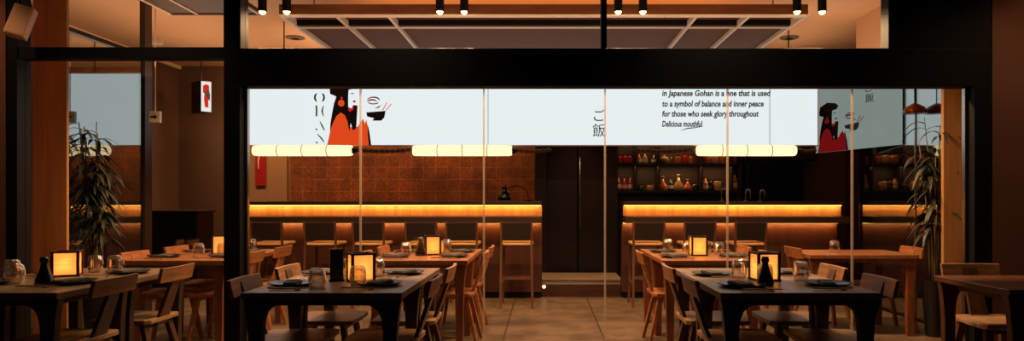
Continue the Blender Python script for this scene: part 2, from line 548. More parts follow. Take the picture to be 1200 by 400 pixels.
# dark recess with sliding doors between the bars
struct('wall_recess', MB().b2(gx(628, 10.3), gx(640, 10.3), 10.1, 11.3, 0, CZ), 'curtain')
struct('wall_recess_right', MB().b2(gx(708, 10.3), gx(722, 10.3), 10.1, 11.35, 0, CZ), 'curtain')
struct('wall_recess_header', MB().b2(gx(628, 10.2), gx(722, 10.2), 10.1, 10.24, 2.45, CZ), 'curtain')
d = thing('door_1'); d['kind'] = 'structure'
xa, xm, xb = gx(640, 10.3), gx(677, 10.3), gx(708, 10.3)
MB().b2(xa, xm - 0.012, 10.25, 10.3, 0.02, 2.45).build('door_leaf', 'curtain', d, 0.004)
MB().b2(xm + 0.012, xb, 10.25, 10.3, 0.02, 2.45).build('door_leaf', 'curtain', d, 0.004)
MB().b2(xm - 0.012, xm + 0.012, 10.28, 10.31, 0.02, 2.45).build('door_seal', 'black', d)
MB().tube([(xm + 0.03, 10.22, 0.75), (xm + 0.03, 10.22, 1.9)], 0.010).tube([(xm + .03, 10.22, 0.8), (xm + .03, 10.26, 0.8)], .008).tube([(xm + .03, 10.22, 1.85), (xm + .03, 10.26, 1.85)], .008).build('door_handle', 'steel', d, smooth=True)

# step between the two bars
st = thing('raised_step', (gx(633, 8.86), 8.86, 0), 0, 'low rounded brown step on the floor between the two bar counters', 'step')
wS = gx(733, 8.86) - gx(633, 8.86)
MB().b2(0, wS, 0.05, 1.2, 0, 0.185).build('platform', 'stone', st, 0.004)
mb = MB()
prof = [(0, 0)] + [(-0.0 + 0.06 - 0.06 * math.sin(a), 0.145 + 0.06 * math.cos(a) - 0.0) for a in [PI / 2 * (1 - i / 6) for i in range(7)]] + [(0.10, 0.205), (0.10, 0)]
mb.prism([(0, y, z) for y, z in prof], (0, 0, 0), (wS, 0, 0)).build('nosing', 'bartop', st)
MB().lathe([(0.0, 0), (0.02, 0.0), (0.022, 0.012), (0.0, 0.016)], 12, (0.05, -0.004, 0.13), Matrix.Rotation(PI / 2, 3, 'X')).build('step_light', emit('step_light_lens', (255, 220, 160), 4), st)

# ------------------------------------------------------------------ bars
def bar_unit(x0, x1, label, cap_right):
    t = thing('bar_counter', ((x0 + x1) / 2, 8.7, 0), 0, label, 'bar counter', 'oak bar counters with glowing strips')
    a, b = x0 - (x0 + x1) / 2, x1 - (x0 + x1) / 2
    MB().b2(a, b, 0.0, 0.10, 0.08, 0.975).build('front_panel', 'barfront', t)
    MB().b2(a + .02, b - .02, 0.03, 0.10, 0, 0.08).build('kick_board', 'black', t)
    MB().b2(a, b, -0.12, -0.09, 1.055, 1.19).build('lit_fascia', 'bar', t)
    MB().b2(a, b, -0.40, -0.09, 0.97, 1.052).build('counter_top', 'bartop', t, 0.004)
    MB().b2(a, b, -0.26, 0.16, 1.192, 1.238).build('upper_ledge', 'bartop', t, 0.004)
    MB().b2(a, b, 0.10, 0.16, 0, 1.19).build('rear_panel', 'black', t)
    MB().b2(a + .01, b - .01, -0.155, -0.135, 1.178, 1.19).build('led_strip', 'led', t)
    MB().b2(a + .01, b - .01, -0.055, -0.035, 0.957, 0.969).build('led_strip', 'led', t)
    return t


BL0, BL1 = -3.85, gx(635, 8.5)
BR0, BR1 = gx(731, 8.5), gx(989, 8.5)
bar_unit(BL0, BL1, 'long oak bar counter with glowing strips, in front of the tiled wall', True)
bar_unit(BR0, BR1, 'oak bar counter with glowing strips, in front of the bottle shelves', False)


def area(name, loc, sx, sy, rot, power, col, spread=PI):
    l = bpy.data.lights.new(name, 'AREA')
    l.shape = 'RECTANGLE'; l.size = sx; l.size_y = sy; l.energy = power; l.color = col
    l.spread = spread
    o = bpy.data.objects.new(name, l); COL.objects.link(o)
    o.location = loc; o.rotation_euler = rot
    return o


def spot(name, loc, power, col, angle=90, blend=0.8, r=0.03, rot=(0, 0, 0)):
    l = bpy.data.lights.new(name, 'SPOT')
    l.energy = power; l.color = col; l.spot_size = math.radians(angle); l.spot_blend = blend; l.shadow_soft_size = r
    o = bpy.data.objects.new(name, l); COL.objects.link(o); o.location = loc; o.rotation_euler = rot
    return o


WARM = (1.0, 0.56, 0.22)
WARM2 = (1.0, 0.50, 0.14)
for (x0, x1) in ((BL0, BL1), (BR0, BR1)):
    L_ = x1 - x0
    area('ledge_led_light', ((x0 + x1) / 2, 8.545, 1.176), L_ - 0.04, 0.02, (0.25, 0, 0), 2.3 * L_, (1.0, 0.55, 0.18))
    area('counter_led_light', ((x0 + x1) / 2, 8.655, 0.955), L_ - 0.04, 0.02, (0.3, 0, 0), 5.0 * L_, (1.0, 0.46, 0.12))

# ------------------------------------------------------------------ sign over the bar
SY = 8.3
SX0, SX1, SZ0, SZ1 = -3.88, gx(958, SY), gz(170, SY), 2.79
sg = thing('illuminated_sign', ((SX0 + SX1) / 2, SY, SZ0), 0, 'long white illuminated sign with a woman in orange and handwriting, above the bar', 'sign')
OX, OZ = (SX0 + SX1) / 2, SZ0
W2 = (SX1 - SX0) / 2
hS = SZ1 - SZ0
MB().b2(-W2, W2, 0.012, 0.16, 0, hS).build('housing', 'housing', sg)
MB().b2(-W2 - .012, W2 + .012, -0.002, 0.012, -0.014, 0).b2(-W2 - .012, W2 + .012, -0.002, 0.012, hS, hS + .014).b2(W2, W2 + .012, -0.002, 0.16, 0, hS).b2(-W2 - .012, -W2, -0.002, 0.16, 0, hS).build('edge_trim', 'strip', sg)
MB().b2(-W2, W2, 0, 0.012, 0, hS).build('face', 'sign', sg)
for px in (281, 958):
    pass
for x in (-3.2, -1.2, 1.0, 3.0):
    MB().tube([(x - OX, 0.09, hS), (x - OX, 0.09, CZ - SZ0)], 0.008, 6).build('suspension_rod', 'darkmetal', sg)


def fig_pt(u, v, ox=360, oy=90, k=4.44):
    px, py = ox + u / k, oy + v / k
    return (gx(px, SY) - OX, gz(py, SY) - OZ)


def poly_part(name, pts, mat, y0, parent, T=fig_pt, th=0.003):
    P = [T(*p) for p in pts]
    return MB().prism([(x, 0, z) for x, z in P], (0, y0 - th, 0), (0, th, 0)).build(name, mat, parent)


def ribbon_part(name, strokes, mat, y0, parent, T=fig_pt, th=0.003, s=None):
    mb = MB()
    for pts, w in strokes:
        P = [T(*p) for p in pts]
        k = (s or (1 / 4.44)) * SY / F
        ww = [q * k for q in w] if isinstance(w, (list, tuple)) else w * k
        mb.ribbon(P, ww, y0 - th, y0)
    return mb.build(name, mat, parent)


def arc(cx, cy, rx, ry, a0, a1, n=10):
    return [(cx + rx * math.cos(math.radians(a0 + (a1 - a0) * i / n)), cy - ry * math.sin(math.radians(a0 + (a1 - a0) * i / n))) for i in range(n + 1)]


def figure(parent, T, orange, red, y0=0.0, s=None, dress='robe'):
    # the emblem: woman in profile with long black hair, orange robe, holding a bowl
    poly_part('robe', [(104, 357), (122, 275), (148, 205), (175, 183), (205, 205), (222, 262), (262, 262), (276, 238), (292, 220), (300, 245), (308, 225), (316, 262), (330, 357)], orange, y0 - 0.0, parent, T)
    poly_part('hair', [(124, 30), (118, 70), (120, 90), (140, 98), (152, 104), (140, 140), (130, 190), (122, 240), (119, 284), (135, 240), (152, 205), (175, 186), (196, 200), (210, 232), (220, 286), (227, 240), (238, 280), (256, 268), (262, 150), (240, 148), (232, 165), (214, 160), (214, 100), (216, 68), (250, 62), (262, 40), (240, 20), (180, 5)], 'sblack', y0 - 0.003, parent, T)
    poly_part('collar', [(216, 158), (232, 166), (246, 152), (240, 172), (222, 184), (214, 172)], red, y0 - 0.006, parent, T)
    poly_part('earring', arc(178, 138, 17, 18, 0, 340, 14), orange, y0 - 0.006, parent, T)
    poly_part('earring_bead', arc(180, 112, 6, 7, 0, 330, 8), red, y0 - 0.006, parent, T)
    poly_part('lips', [(236, 128), (246, 122), (256, 128), (246, 137)], red, y0 - 0.004, parent, T)
    ribbon_part('eye', [([(226, 90), (236, 86), (246, 90)], [2, 5, 2])], 'sblack', y0 - 0.004, parent, T, s=s)
    poly_part('sleeve_edge', [(316, 250), (324, 285), (334, 357), (322, 357), (316, 300)], 'sblack', y0 - 0.006, parent, T)
    poly_part('bowl', [(308, 186), (408, 178), (402, 212), (386, 229), (340, 229), (348, 216), (330, 212), (312, 207)], 'sblack', y0 - 0.003, parent, T)
    ribbon_part('noodle_swirl', [(arc(345, 122, 30, 15, -10, 190, 14), [3, 4, 5, 6, 7, 7, 7, 6, 6, 5, 5, 4, 4, 3, 3]), (arc(345, 130, 28, 12, 200, 330, 10), 5)], 'sblack', y0 - 0.003, parent, T, s=s)
    ribbon_part('noodle', [([(314, 128), (330, 121), (348, 121), (362, 128)], [4, 9, 9, 4]), ([(355, 164), (370, 160), (384, 150)], [3, 8, 3])], red, y0 - 0.006, parent, T, s=s)
    ribbon_part('chopsticks', [([(393, 176), (415, 135)], 4), ([(410, 176), (438, 142)], 4)], orange, y0 - 0.003, parent, T, s=s)


figure(sg, fig_pt, 'sorange', 'sred')
# stencil letters G O H A N running down beside the figure
letters = {
    'letter_g': [(arc(62, 20, 20, 24, 120, 240), 8), (arc(66, 20, 20, 24, -60, -10, 6), 8), ([(66, 20), (84, 20)], 6)],
    'letter_o': [(arc(64, 108, 24, 26, 125, 235), [3, 6, 8, 9, 9, 9, 9, 9, 8, 6, 3]), (arc(64, 108, 24, 26, -55, 55), [3, 6, 8, 9, 9, 9, 9, 9, 8, 6, 3])],
    'letter_h': [([(48, 150), (49, 178), (48, 206)], [8, 8, 8]), ([(86, 150), (80, 165), (78, 178), (80, 192), (86, 206)], [3, 6, 8, 6, 3])],
    'letter_a': [([(66, 232), (78, 256), (90, 280)], [3, 7, 5]), ([(44, 272), (52, 276)], 7)],
    'letter_n': [([(52, 298), (66, 312), (78, 326), (88, 342)], [3, 6, 7, 4]), ([(46, 341), (54, 345)], 7)],
}
for nm, stk in letters.items(): ribbon_part(nm, stk, 'sblack', 0.0, sg)


def text_obj(name, body, size, mat, parent, loc, width=None, shear=0.0, height=None, rot=0.0, offs=0.0):
    cu = bpy.data.curves.new(name, 'FONT')
    cu.body = body; cu.size = size; cu.extrude = 0.0012; cu.shear = shear; cu.offset = offs
    cu.resolution_u = 3
    tmp = bpy.data.objects.new('tmp', cu); COL.objects.link(tmp)
    dg = bpy.context.evaluated_depsgraph_get()
    me = bpy.data.meshes.new_from_object(tmp.evaluated_get(dg))
    bpy.data.objects.remove(tmp)
    vs = [v.co for v in me.vertices]
    x0 = min(v.x for v in vs); x1 = max(v.x for v in vs); y0 = min(v.y for v in vs); y1 = max(v.y for v in vs)
    kx = (width / (x1 - x0)) if width else 1
    ky = (height / (y1 - y0)) if height else 1
    for v in me.vertices:
        X, Y_, Z_ = (v.co.x - x0) * kx, (v.co.y - (y0 if height else 0)) * ky, v.co.z
        v.co = (X, -Z_ - 0.0013, Y_)
    me.materials.clear(); me.materials.append(M[mat])
    o = bpy.data.objects.new(name, me); COL.objects.link(o)
    o.parent = parent; o.location = loc
    return o


for body, px0, px1, by in (('in Japanese Gohan is a one that is used', 776, 903, 112.5), ('to a symbol of balance and inner peace', 776, 895, 124.8),
                           ('for those who seek glory throughout', 776, 889, 136.6), ('Delicious mouthful', 776, 823, 148.5)):
    text_obj('handwriting_line', body, 0.098, 'sblack', sg, (gx(px0, SY) - OX, 0, gz(by, SY) - OZ), width=(px1 - px0) * SY / F, shear=0.12, offs=0.0028)
MB().ribbon([(gx(x, SY) - OX, gz(y, SY) - OZ) for x, y in ((798, 153), (806, 150.5), (815, 149.8), (824, 148))], [0.004, .012, .01, .004], -0.003, 0).build('pen_flourish', 'sblack', sg)
MB().ribbon([(gx(x, SY) - OX, gz(y, SY) - OZ) for x, y in ((820, 100), (845, 101), (862, 100))], 0.012, -0.003, 0).build('pen_flourish', 'sblack', sg)
text_obj('kana_character', '\u3054', 0.16, 'sblack', sg, (gx(696, SY) - OX, 0, gz(142, SY) - OZ), width=0.14, height=0.145)
text_obj('kanji_character', '\u98ef', 0.16, 'sblack', sg, (gx(694.5, SY) - OX, 0, gz(160.5, SY) - OZ), width=0.15, height=0.16)
# thin seams of the light box and hanging cords
for px in (572, 902):
    MB().b2(gx(px, SY) - OX - .003, gx(px, SY) - OX + .003, -0.002, 0, 0, hS).build('face_seam', 'grey', sg)

# glowing oblique panel imitating the sign's reflection in the right side glass
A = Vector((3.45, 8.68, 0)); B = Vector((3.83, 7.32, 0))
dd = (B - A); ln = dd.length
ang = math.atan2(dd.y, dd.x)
s2 = thing('sign_reflection', (A.x, A.y, 1.85), ang, 'dim grey-white imitated reflection of the sign with red robed figure, beyond the end of the bar', 'sign')
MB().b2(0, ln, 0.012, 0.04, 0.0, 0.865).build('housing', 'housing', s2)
MB().b2(0, ln, 0, 0.012, 0.0, 0.865).build('face', 'signrefl', s2)


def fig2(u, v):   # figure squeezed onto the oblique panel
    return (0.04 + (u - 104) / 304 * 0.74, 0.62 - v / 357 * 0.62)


figure(s2, fig2, 'sreflred', 'sreflred', s=0.2)
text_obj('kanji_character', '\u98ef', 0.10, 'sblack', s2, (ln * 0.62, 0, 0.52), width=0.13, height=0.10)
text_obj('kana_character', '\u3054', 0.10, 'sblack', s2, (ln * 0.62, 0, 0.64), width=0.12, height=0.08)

# ------------------------------------------------------------------ pendants under the sign
PY = 8.2
def make_pendant():
    t = thing('pendant_lamp')
    R = Matrix.Rotation(PI / 2, 3, 'Y')
    L = 1.19
    prof = [(0.0, -L / 2), (0.052, -L / 2), (0.061, -L / 2 + 0.008), (0.065, -L / 2 + 0.03), (0.067, -L / 2 + .2)] + [(0.067, -L / 2 + 0.2 + (L - .4) * i / 6) for i in range(1, 6)] + [(0.067, L / 2 - .2), (0.065, L / 2 - 0.03), (0.061, L / 2 - 0.008), (0.052, L / 2), (0, L / 2)]
    MB().lathe(prof, 20, (0, 0, 0), R).build('lamp_shade', 'pend', t, smooth=True)
    for k in (-1, 0, 1):
        MB().lathe([(0.060, -.004), (0.0695, -.004), (0.0695, .004), (0.060, .004)], 20, (k * 0.297, 0, 0), R).build('ring', 'darkmetal', t)
    for s in (-1, 1):
        MB().lathe([(0.0, 0), (0.04, 0), (0.03, 0.03), (0.018, 0.05), (0, 0.05)], 14, (s * (L / 2 + (0 if s > 0 else -0.05)), 0, 0), R).build('end_cap', 'darkmetal', t, smooth=True)
        MB().tube([(s * 0.45, 0.05, 0.03), (s * 0.45, 0.13, 0.05), (s * 0.45, 0.16, 0.066)], 0.006, 5).build('bracket', 'black', t)
    return t


pp = Proto(make_pendant())
for (a, b, w) in ((297, 413, 'in front of the woman on the sign'), (484, 600, 'above the middle of the left bar'), (816, 933, 'above the bottle shelves')):
    c = gx((a + b) / 2, PY)
    pp.put((c, PY, gz(176.6, PY)), 0, 'long segmented paper pendant lamp glowing cream, ' + w, 'pendant lamp', 'long pendant lamps over the bars')
for (p0, p1, w) in ((414, 484, 'between the first and second pendant lamps'), (602, 646, 'beside the middle pendant lamp'), (738, 815, 'beside the pendant lamp over the shelves'), (936, 956, 'past the rightmost pendant lamp')):
    t = thing('twisted_rope', (gx(p0, 8.24), 8.24, gz(175.5, 8.24)), 0, 'bronze twisted rope hanging level ' + w, 'rope', 'twisted ropes between the pendant lamps')
    Lr = gx(p1, 8.24) - gx(p0, 8.24)
    for ph in (0, PI):
        n = max(12, int(Lr / 0.018))
        MB().tube([(Lr * i / n, 0.014 * math.cos(i * 0.9 + ph), 0.014 * math.sin(i * 0.9 + ph) - 0.02 * math.sin(PI * i / n)) for i in range(n + 1)], 0.014, 6).build('strand', 'rope', t, smooth=True)
    MB().tube([(0.02, 0.0, 0.01), (0.02, 0.10, 0.045)], 0.004, 5).build('bracket', 'black', t)
    MB().tube([(Lr - 0.02, 0.0, 0.01), (Lr - 0.02, 0.10, 0.045)], 0.004, 5).build('bracket', 'black', t)

# ------------------------------------------------------------------ ceiling frame with mesh panels
FZ = 2.885
t = thing('ceiling_frame', (0, 6.0, FZ), 0, 'large rectangular suspended frame with pale edges and brown mesh panels, below the ceiling', 'ceiling frame')
fx0, fx1 = gx(327, 6), gx(947, 6)
D = 2.9
MB().b2(fx0, fx1, 0, 0.05, 0.0, 0.09).build('front_beam', 'framewood', t)
MB().b2(fx0, fx1, -0.006, 0.05, -0.014, 0.0).build('front_edge_strip', 'strip', t)
MB().b2(fx0, fx1, 0.42, 0.45, -0.012, 0.03).build('cross_bar', 'strip', t)
MB().b2(fx0, fx1, 0.36, 0.42, 0.0, 0.05).build('cross_bar', 'black', t)
for x in (gx(328.5, 6), gx(393, 6), gx(454.6, 6), gx(817, 6), gx(879, 6), gx(945.5, 6)):
    MB().b2(x - 0.014, x + 0.014, 0.05, D, -0.014, 0.04).build('edge_strip' if abs(x) > 2.2 else 'divider', 'strip', t)
MB().b2(fx0 + .03, fx1 - .03, 0.45, D, 0.02, 0.03).build('mesh_panel', 'mesh', t)
MB().b2(fx0 + .03, fx1 - .03, 0.05, 0.36, 0.05, 0.06).build('recess_panel', 'mesh', t)
MB().b2(fx0, fx1, D, D + 0.05, -0.014, 0.09).build('rear_beam', 'framewood', t)
for x in (fx0 + 0.3, 0.9, fx1 - 0.3, -0.9):
    for y in (0.025, D + .02):
        MB().tube([(x, y, 0.09), (x, y, CZ - FZ)], 0.005, 5).build('suspension_rod', 'darkmetal', t)
t = thing('ceiling_frame', (0, 6.0, 3.2), 0, 'small dark suspended ceiling panel with pale edges, above the white lock box', 'ceiling frame')
MB().b2(-3.9, -2.98, -0.4, 1.12, 0.0, 0.05).build('mesh_panel', 'curtain', t)
for x in (-3.9, -3.62, -2.98):
    MB().b2(x - 0.012, x + 0.012, -0.4, 1.12, -0.012, 0).build('divider', 'strip', t)
MB().b2(-3.9, -2.98, 1.12, 1.16, -0.01, .05).build('rear_beam', 'framewood', t)
for x in (-3.8, -3.1):
    MB().tube([(x, 1.0, 0.05), (x, 1.0, .25)], 0.005, 5).tube([(x, -.3, 0.05), (x, -.3, .25)], 0.005, 5).build('suspension_rod', 'darkmetal', t)

# spot lights
def make_spot():
    t = thing('ceiling_spotlight')
    MB().lathe([(0, 0.012), (0.028, 0.012), (0.031, 0.0), (0.036, 0.0), (0.036, 0.17), (0.03, 0.178), (0, 0.178)], 18).build('housing', 'black', t, smooth=False)
    MB().lathe([(0, -0.022), (0.014, -0.019), (0.024, -0.009), (0.028, 0.004), (0.028, 0.0115), (0, 0.0115)], 16).build('lens', 'bulb', t, smooth=True)
    MB().tube([(0, 0, 0.178), (0, 0, CZ - 2.875)], 0.006, 6).build('stem', 'black', t)
    return t


sp = Proto(make_spot())
names = ['over the leftmost end of the ceiling frame', 'at the left corner of the ceiling frame', 'left one of the middle left pair', 'right one of the middle left pair',
         'left one of the middle right pair', 'right one of the middle right pair', 'at the right corner of the ceiling frame', 'just outside the right end of the ceiling frame']
SPX = (307.5, 336, 515.5, 544, 724.5, 753.5, 934, 963.5)
for i, px in enumerate(SPX):
    Y = 5.88
    sp.put((gx(px, Y), Y, 2.875), 0, 'small black cylinder spotlight with glowing lens, ' + names[i], 'spotlight', 'cylinder spotlights on the ceiling')
    spot('spotlight_beam', (gx(px, Y), Y, 2.84), 130, (1.0, 0.60, 0.30), 150, 0.6, 0.05, (-0.12, 0, 0))

# ceiling vents / emergency light
for px, w in ((346, 'left of the ceiling frame'), (925, 'right of the ceiling frame')):
    t = thing('ceiling_vent', (gx(px, 9.2), 9.2, CZ - 0.02), 0, 'round grey air vent in the ceiling, ' + w, 'vent', 'round ceiling vents')
    MB().lathe([(0, 0), (0.10, 0), (0.125, 0.008), (0.125, 0.02), (0, 0.02)], 24).build('rim', 'grey', t)
    MB().lathe([(0, -0.008), (0.05, -0.006), (0.05, 0.0), (0, 0.0)], 20).build('baffle', 'darkmetal', t)
t = thing('emergency_light', (gx(180, 9.3), 9.3, CZ - 0.07), 0.25, 'small white emergency light box fixed under the ceiling', 'emergency light')
MB().b2(-0.11, 0.11, -0.05, 0.05, 0, 0.07).build('body', 'white', t, 0.006)
MB().b2(-0.10, 0.10, -0.04, 0.04, -0.006, 0).build('diffuser', 'strip', t, 0.002)

# pendant by the right plant
t = thing('copper_pendant', (gx(1072, 6.9), 6.9, gz(133, 6.9)), 0, 'small copper dome pendant lamp on thin rod above the plant', 'pendant lamp')
MB().lathe([(0.115, 0), (0.112, 0.02), (0.09, 0.06), (0.05, 0.085), (0.02, 0.10), (0, 0.10)], 20).build('lamp_shade', 'copper', t, smooth=True)
MB().tube([(0, 0, 0.1), (0, 0, CZ - gz(133, 6.9))], 0.006, 6).build('rod', 'black', t)
MB().lathe([(0, 0.0), (0.03, 0.01), (0.03, 0.05), (0, 0.06)], 12).build('bulb', emit('dim_bulb', (255, 200, 130), 2), t, smooth=True)

# ------------------------------------------------------------------ left corridor sign and glass door lock box
Yb = 10.4
t = thing('projecting_sign', (gx(236, Yb), Yb, gz(133, Yb)), 0, 'small square lit sign with red figure on the brown wall', 'sign')
Rz = Matrix.Rotation(math.radians(-38), 3, 'Z')
def rb(mb): return mb
tt = bpy.data.objects.new('sign_box', None)
bx = MB(); bx.box((0, 0, 0.24), (0.30, 0.16, 0.48), Rz); bx.build('housing', 'blackgloss', t, 0.004)
bpy.data.objects.remove(tt)
n = Rz @ Vector((1, 0, 0)); u = Rz @ Vector((0, 1, 0))
fc = n * 0.152
MB().box(fc + Vector((0, 0, 0.24)), (0.004, 0.15, 0.45), Rz).build('face', 'smallsign', t)
mb = MB()
P = [(-.02, .08), (.03, .08), (.03, .22), (.0, .30), (-.03, .27), (-.035, .2)]
mb.prism([fc + n * 0.0025 + u * a + Vector((0, 0, b)) for a, b in P], (0, 0, 0), n * 0.002); mb.build('figure_robe', 'signred', t)
mb = MB(); P = [(-.05, .30), (0, .26), (.045, .30), (.04, .41), (0, .43), (-.05, .40)]
mb.prism([fc + n * 0.0045 + u * a + Vector((0, 0, b)) for a, b in P], (0, 0, 0), n * 0.002); mb.build('figure_head', 'signred', t)
mb = MB(); P = [(0, .24), (.05, .18), (.055, .28), (.03, .36), (-.03, .30)]
mb.prism([fc + n * 0.0065 + u * a + Vector((0, 0, b)) for a, b in P], (0, 0, 0), n * 0.002); mb.build('figure_hair', 'sblack', t)
MB().tube([(0, 0, 0.48), (0, 0, CZ - gz(133, Yb))], 0.008, 6).build('hanging_rod', 'darkmetal', t)

Yx = 6.9  # hanging rod stands in for a frameless glass door edge, box its lock
t = thing('glass_door_lock_box', (gx(182, Yx), Yx, gz(144, Yx)), 0, 'white lock box with dark arrow on the thin pale edge of a glass door', 'sign')
MB().b2(-0.055, 0.055, -0.02, 0.02, 0, 0.115).build('box', 'white', t, 0.004)
MB().prism([(-.035, 0, .05), (.0, 0, .05), (.0, 0, .035), (.035, 0, .058), (.0, 0, .08), (.0, 0, .066), (-.035, 0, .066)], (0, -0.023, 0), (0, 0.003, 0)).build('arrow', 'sblack', t)
MB().tube([(0.0, 0, 0.115), (0.0, 0, CZ - gz(144, Yx))], 0.006, 6).build('rod', 'strip', t)

# red wall poster and small bottle
t = thing('fire_extinguisher_sign', (gx(306, 11.29), 11.29, gz(218, 11.29)), 0, 'narrow dark red wall panel with pale curved stroke, on the tan wall', 'wall panel')
MB().b2(-0.085, 0.085, -0.03, 0, 0, 0.62).build('panel', 'redp', t, 0.004)
mb = MB(); mb.ribbon([(-0.03, .28), (-.035, .42), (-.01, .52), (.025, .54), (.045, .48)], [.008, .02, .026, .02, .008], -0.034, -0.03); mb.build('curved_stroke', 'white', t)

# desk lamp on the left ledge
t = thing('desk_lamp', (gx(619, 8.66), 8.66, 1.238), 0, 'black arched desk lamp standing on the ledge of the left bar', 'desk lamp')
cx = gx(591, 8.66) - gx(619, 8.66)
MB().lathe([(0, 0), (0.055, 0), (0.055, 0.01), (0.012, 0.02), (0, 0.02)], 18).build('base', 'black', t)
pts = [(0, 0, 0.015)] + [(0.5 * cx + -0.5 * cx * math.cos(a), 0, 0.05 + 0.145 * math.sin(a) ** 0.8) for a in [0.15 + i * (PI * 0.86 - 0.15) / 12 for i in range(13)]]
MB().tube(pts, 0.006, 8).build('arm', 'black', t, smooth=True)
MB().lathe([(0.085, 0.01), (0.082, 0.05), (0.07, 0.09), (0.045, 0.115), (0.03, 0.13), (0.03, 0.165), (0.035, 0.18), (0.02, 0.20), (0, 0.20)], 20, (cx, 0, 0)).build('lamp_shade', 'blackgloss', t, smooth=True)

# ------------------------------------------------------------------ back bar shelves
BY = 10.25
t = thing('bottle_shelf', (gx(794, BY), BY, 0), 0, 'dark wooden back bar shelving with bottles, behind the right bar', 'shelf')
x0, x1 = gx(719, BY) - gx(794, BY), gx(868, BY) - gx(794, BY)
Z1s, Z2s, Z3s = gz(192, BY), gz(223.8, BY), gz(160, BY)
MB().b2(x0, x1, 0.22, 0.25, 0.0, Z3s).build('back_panel', 'shelfback', t)
for z in (Z1s, Z2s, Z3s): MB().b2(x0, x1, -0.06, 0.22, z - 0.03, z).build('shelf_board', 'shelf', t)
for px in (720, 745, 771.5, 822, 857, 867): 
    x = gx(px, BY) - gx(794, BY)
    MB().b2(x - 0.012, x + 0.012, -0.05, 0.22, Z2s, Z3s - 0.03).build('divider', 'shelf', t)
MB().b2(x0, x1, 0, 0.22, 0.0, Z2s - 0.26).build('cupboard', 'shelf', t)


def bottle_proto(kind):
    t = thing({'jar': 'jar', 'bottle': 'bottle', 'decanter': 'decanter', 'teapot': 'teapot', 'tray': 'tray'}[kind])
    return t


def put_bottle(kind, mat, px, z, h, r, label, group):
    x = gx(px, BY)
    t = thing(kind, (x, BY + 0.05, z), 0, label, kind, group)
    if kind == 'jar':
        MB().lathe([(0, 0), (r, 0), (r * 1.05, h * .1), (r, h * .8), (r * .8, h * .88), (0, h * .88)], 14).build('body', mat, t, smooth=True)
        MB().lathe([(0, h * .88), (r * .85, h * .88), (r * .85, h), (0, h)], 14).build('lid', 'lidm', t)
    elif kind == 'bottle':
        MB().lathe([(0, 0), (r, 0), (r * 1.02, h * .05), (r, h * .55), (r * .8, h * .66), (r * .32, h * .76), (r * .3, h * .93), (0, h * .93)], 14).build('body', mat, t, smooth=True)
        MB().lathe([(0, h * .93), (r * .36, h * .93), (r * .36, h), (0, h)], 10).build('cap', 'lidm', t)
        MB().lathe([(r * 1.02, h * .18), (r * 1.04, h * .18), (r * 1.04, h * .45), (r * 1.02, h * .45)], 14).build('bottle_label', 'white', t)
    elif kind == 'decanter':
        MB().lathe([(0, 0), (r, 0), (r * 1.1, h * .1), (r * .95, h * .35), (r * .35, h * .6), (r * .25, h * .85), (0, h * .85)], 16).build('body', mat, t, smooth=True)
        MB().lathe([(0, h * .85), (r * .18, h * .86), (r * .4, h * .93), (r * .3, h), (0, h)], 12).build('stopper', 'clearb', t, smooth=True)
    else:
        MB().lathe([(0, 0), (r * .7, 0), (r, h * .3), (r * .9, h * .65), (r * .4, h * .82), (0, h * .84)], 18).build('body', mat, t, smooth=True)
        MB().lathe([(0, h * .82), (r * .4, h * .83), (r * .12, h * .92), (r * .14, h), (0, h)], 12).build('lid', mat, t, smooth=True)
        MB().tube([(r * .85, 0, h * .3), (r * 1.3, 0, h * .45), (r * 1.5, 0, h * .75)], [r * .16, r * .12, r * .08], 8).build('spout', mat, t, smooth=True)
    return t


upper = [('jar', 'redb', 726, .135, .042, 'red'), ('jar', 'redb', 732.5, .135, .042, 'red'), ('jar', 'redb', 739, .135, .042, 'red'),
         ('bottle', 'amber', 749.5, .16, .034, 'amber'), ('bottle', 'clearb', 756.5, .165, .04, 'pale'), ('bottle', 'darkb', 767, .15, .04, 'dark'),
         ('teapot', 'clearb', 779, .14, .075, 'pale brown'), ('jar', 'amber', 795, .13, .045, 'amber'), ('jar', 'redb', 803.5, .15, .04, 'red'),
         ('jar', 'amber', 810.5, .13, .04, 'amber'), ('jar', 'amber', 828, .15, .075, 'wide amber'), ('jar', 'clearb', 838.5, .15, .06, 'wide pale'), ('jar', 'amber', 848, .14, .04, 'amber'), ('jar', 'redb', 861.5, .12, .045, 'red')]
lower = [('bottle', 'redb', 725, .22, .04, 'red'), ('bottle', 'redb', 732, .20, .04, 'red'), ('bottle', 'redb', 739, .21, .035, 'red'),
         ('jar', 'darkb', 751, .09, .05, 'dark'), ('jar', 'clearb', 762.5, .10, .055, 'pale'), ('decanter', 'amber', 777.5, .22, .07, 'amber'),
         ('bottle', 'darkb', 786.5, .19, .04, 'dark'), ('decanter', 'clearb', 796, .25, .08, 'pale glass'), ('decanter', 'amber', 806.5, .18, .07, 'amber'),
         ('jar', 'darkb', 815.5, .12, .05, 'dark'), ('bottle', 'amber', 827.5, .20, .05, 'amber'), ('jar', 'darkb', 833.5, .17, .045, 'dark'), ('jar', 'clearb', 841.5, .17, .06, 'pale'), ('bottle', 'amber', 862, .26, .045, 'tall amber')]
for lst, z, nm in ((upper, Z1s, 'upper'), (lower, Z2s, 'lower')):
    cnt = {}
    for i, (k, m, px, h, r, cn) in enumerate(lst):
        idx = ['first', 'second', 'third', 'fourth', 'fifth', 'sixth', 'seventh', 'eighth', 'ninth', 'tenth', 'eleventh', 'twelfth', 'thirteenth', 'fourteenth'][i]
        put_bottle(k, m, px, z, h, r, f'{cn} {k} on the {nm} back bar shelf, {idx} item from the left', f'bottles and jars on the {nm} back bar shelf')

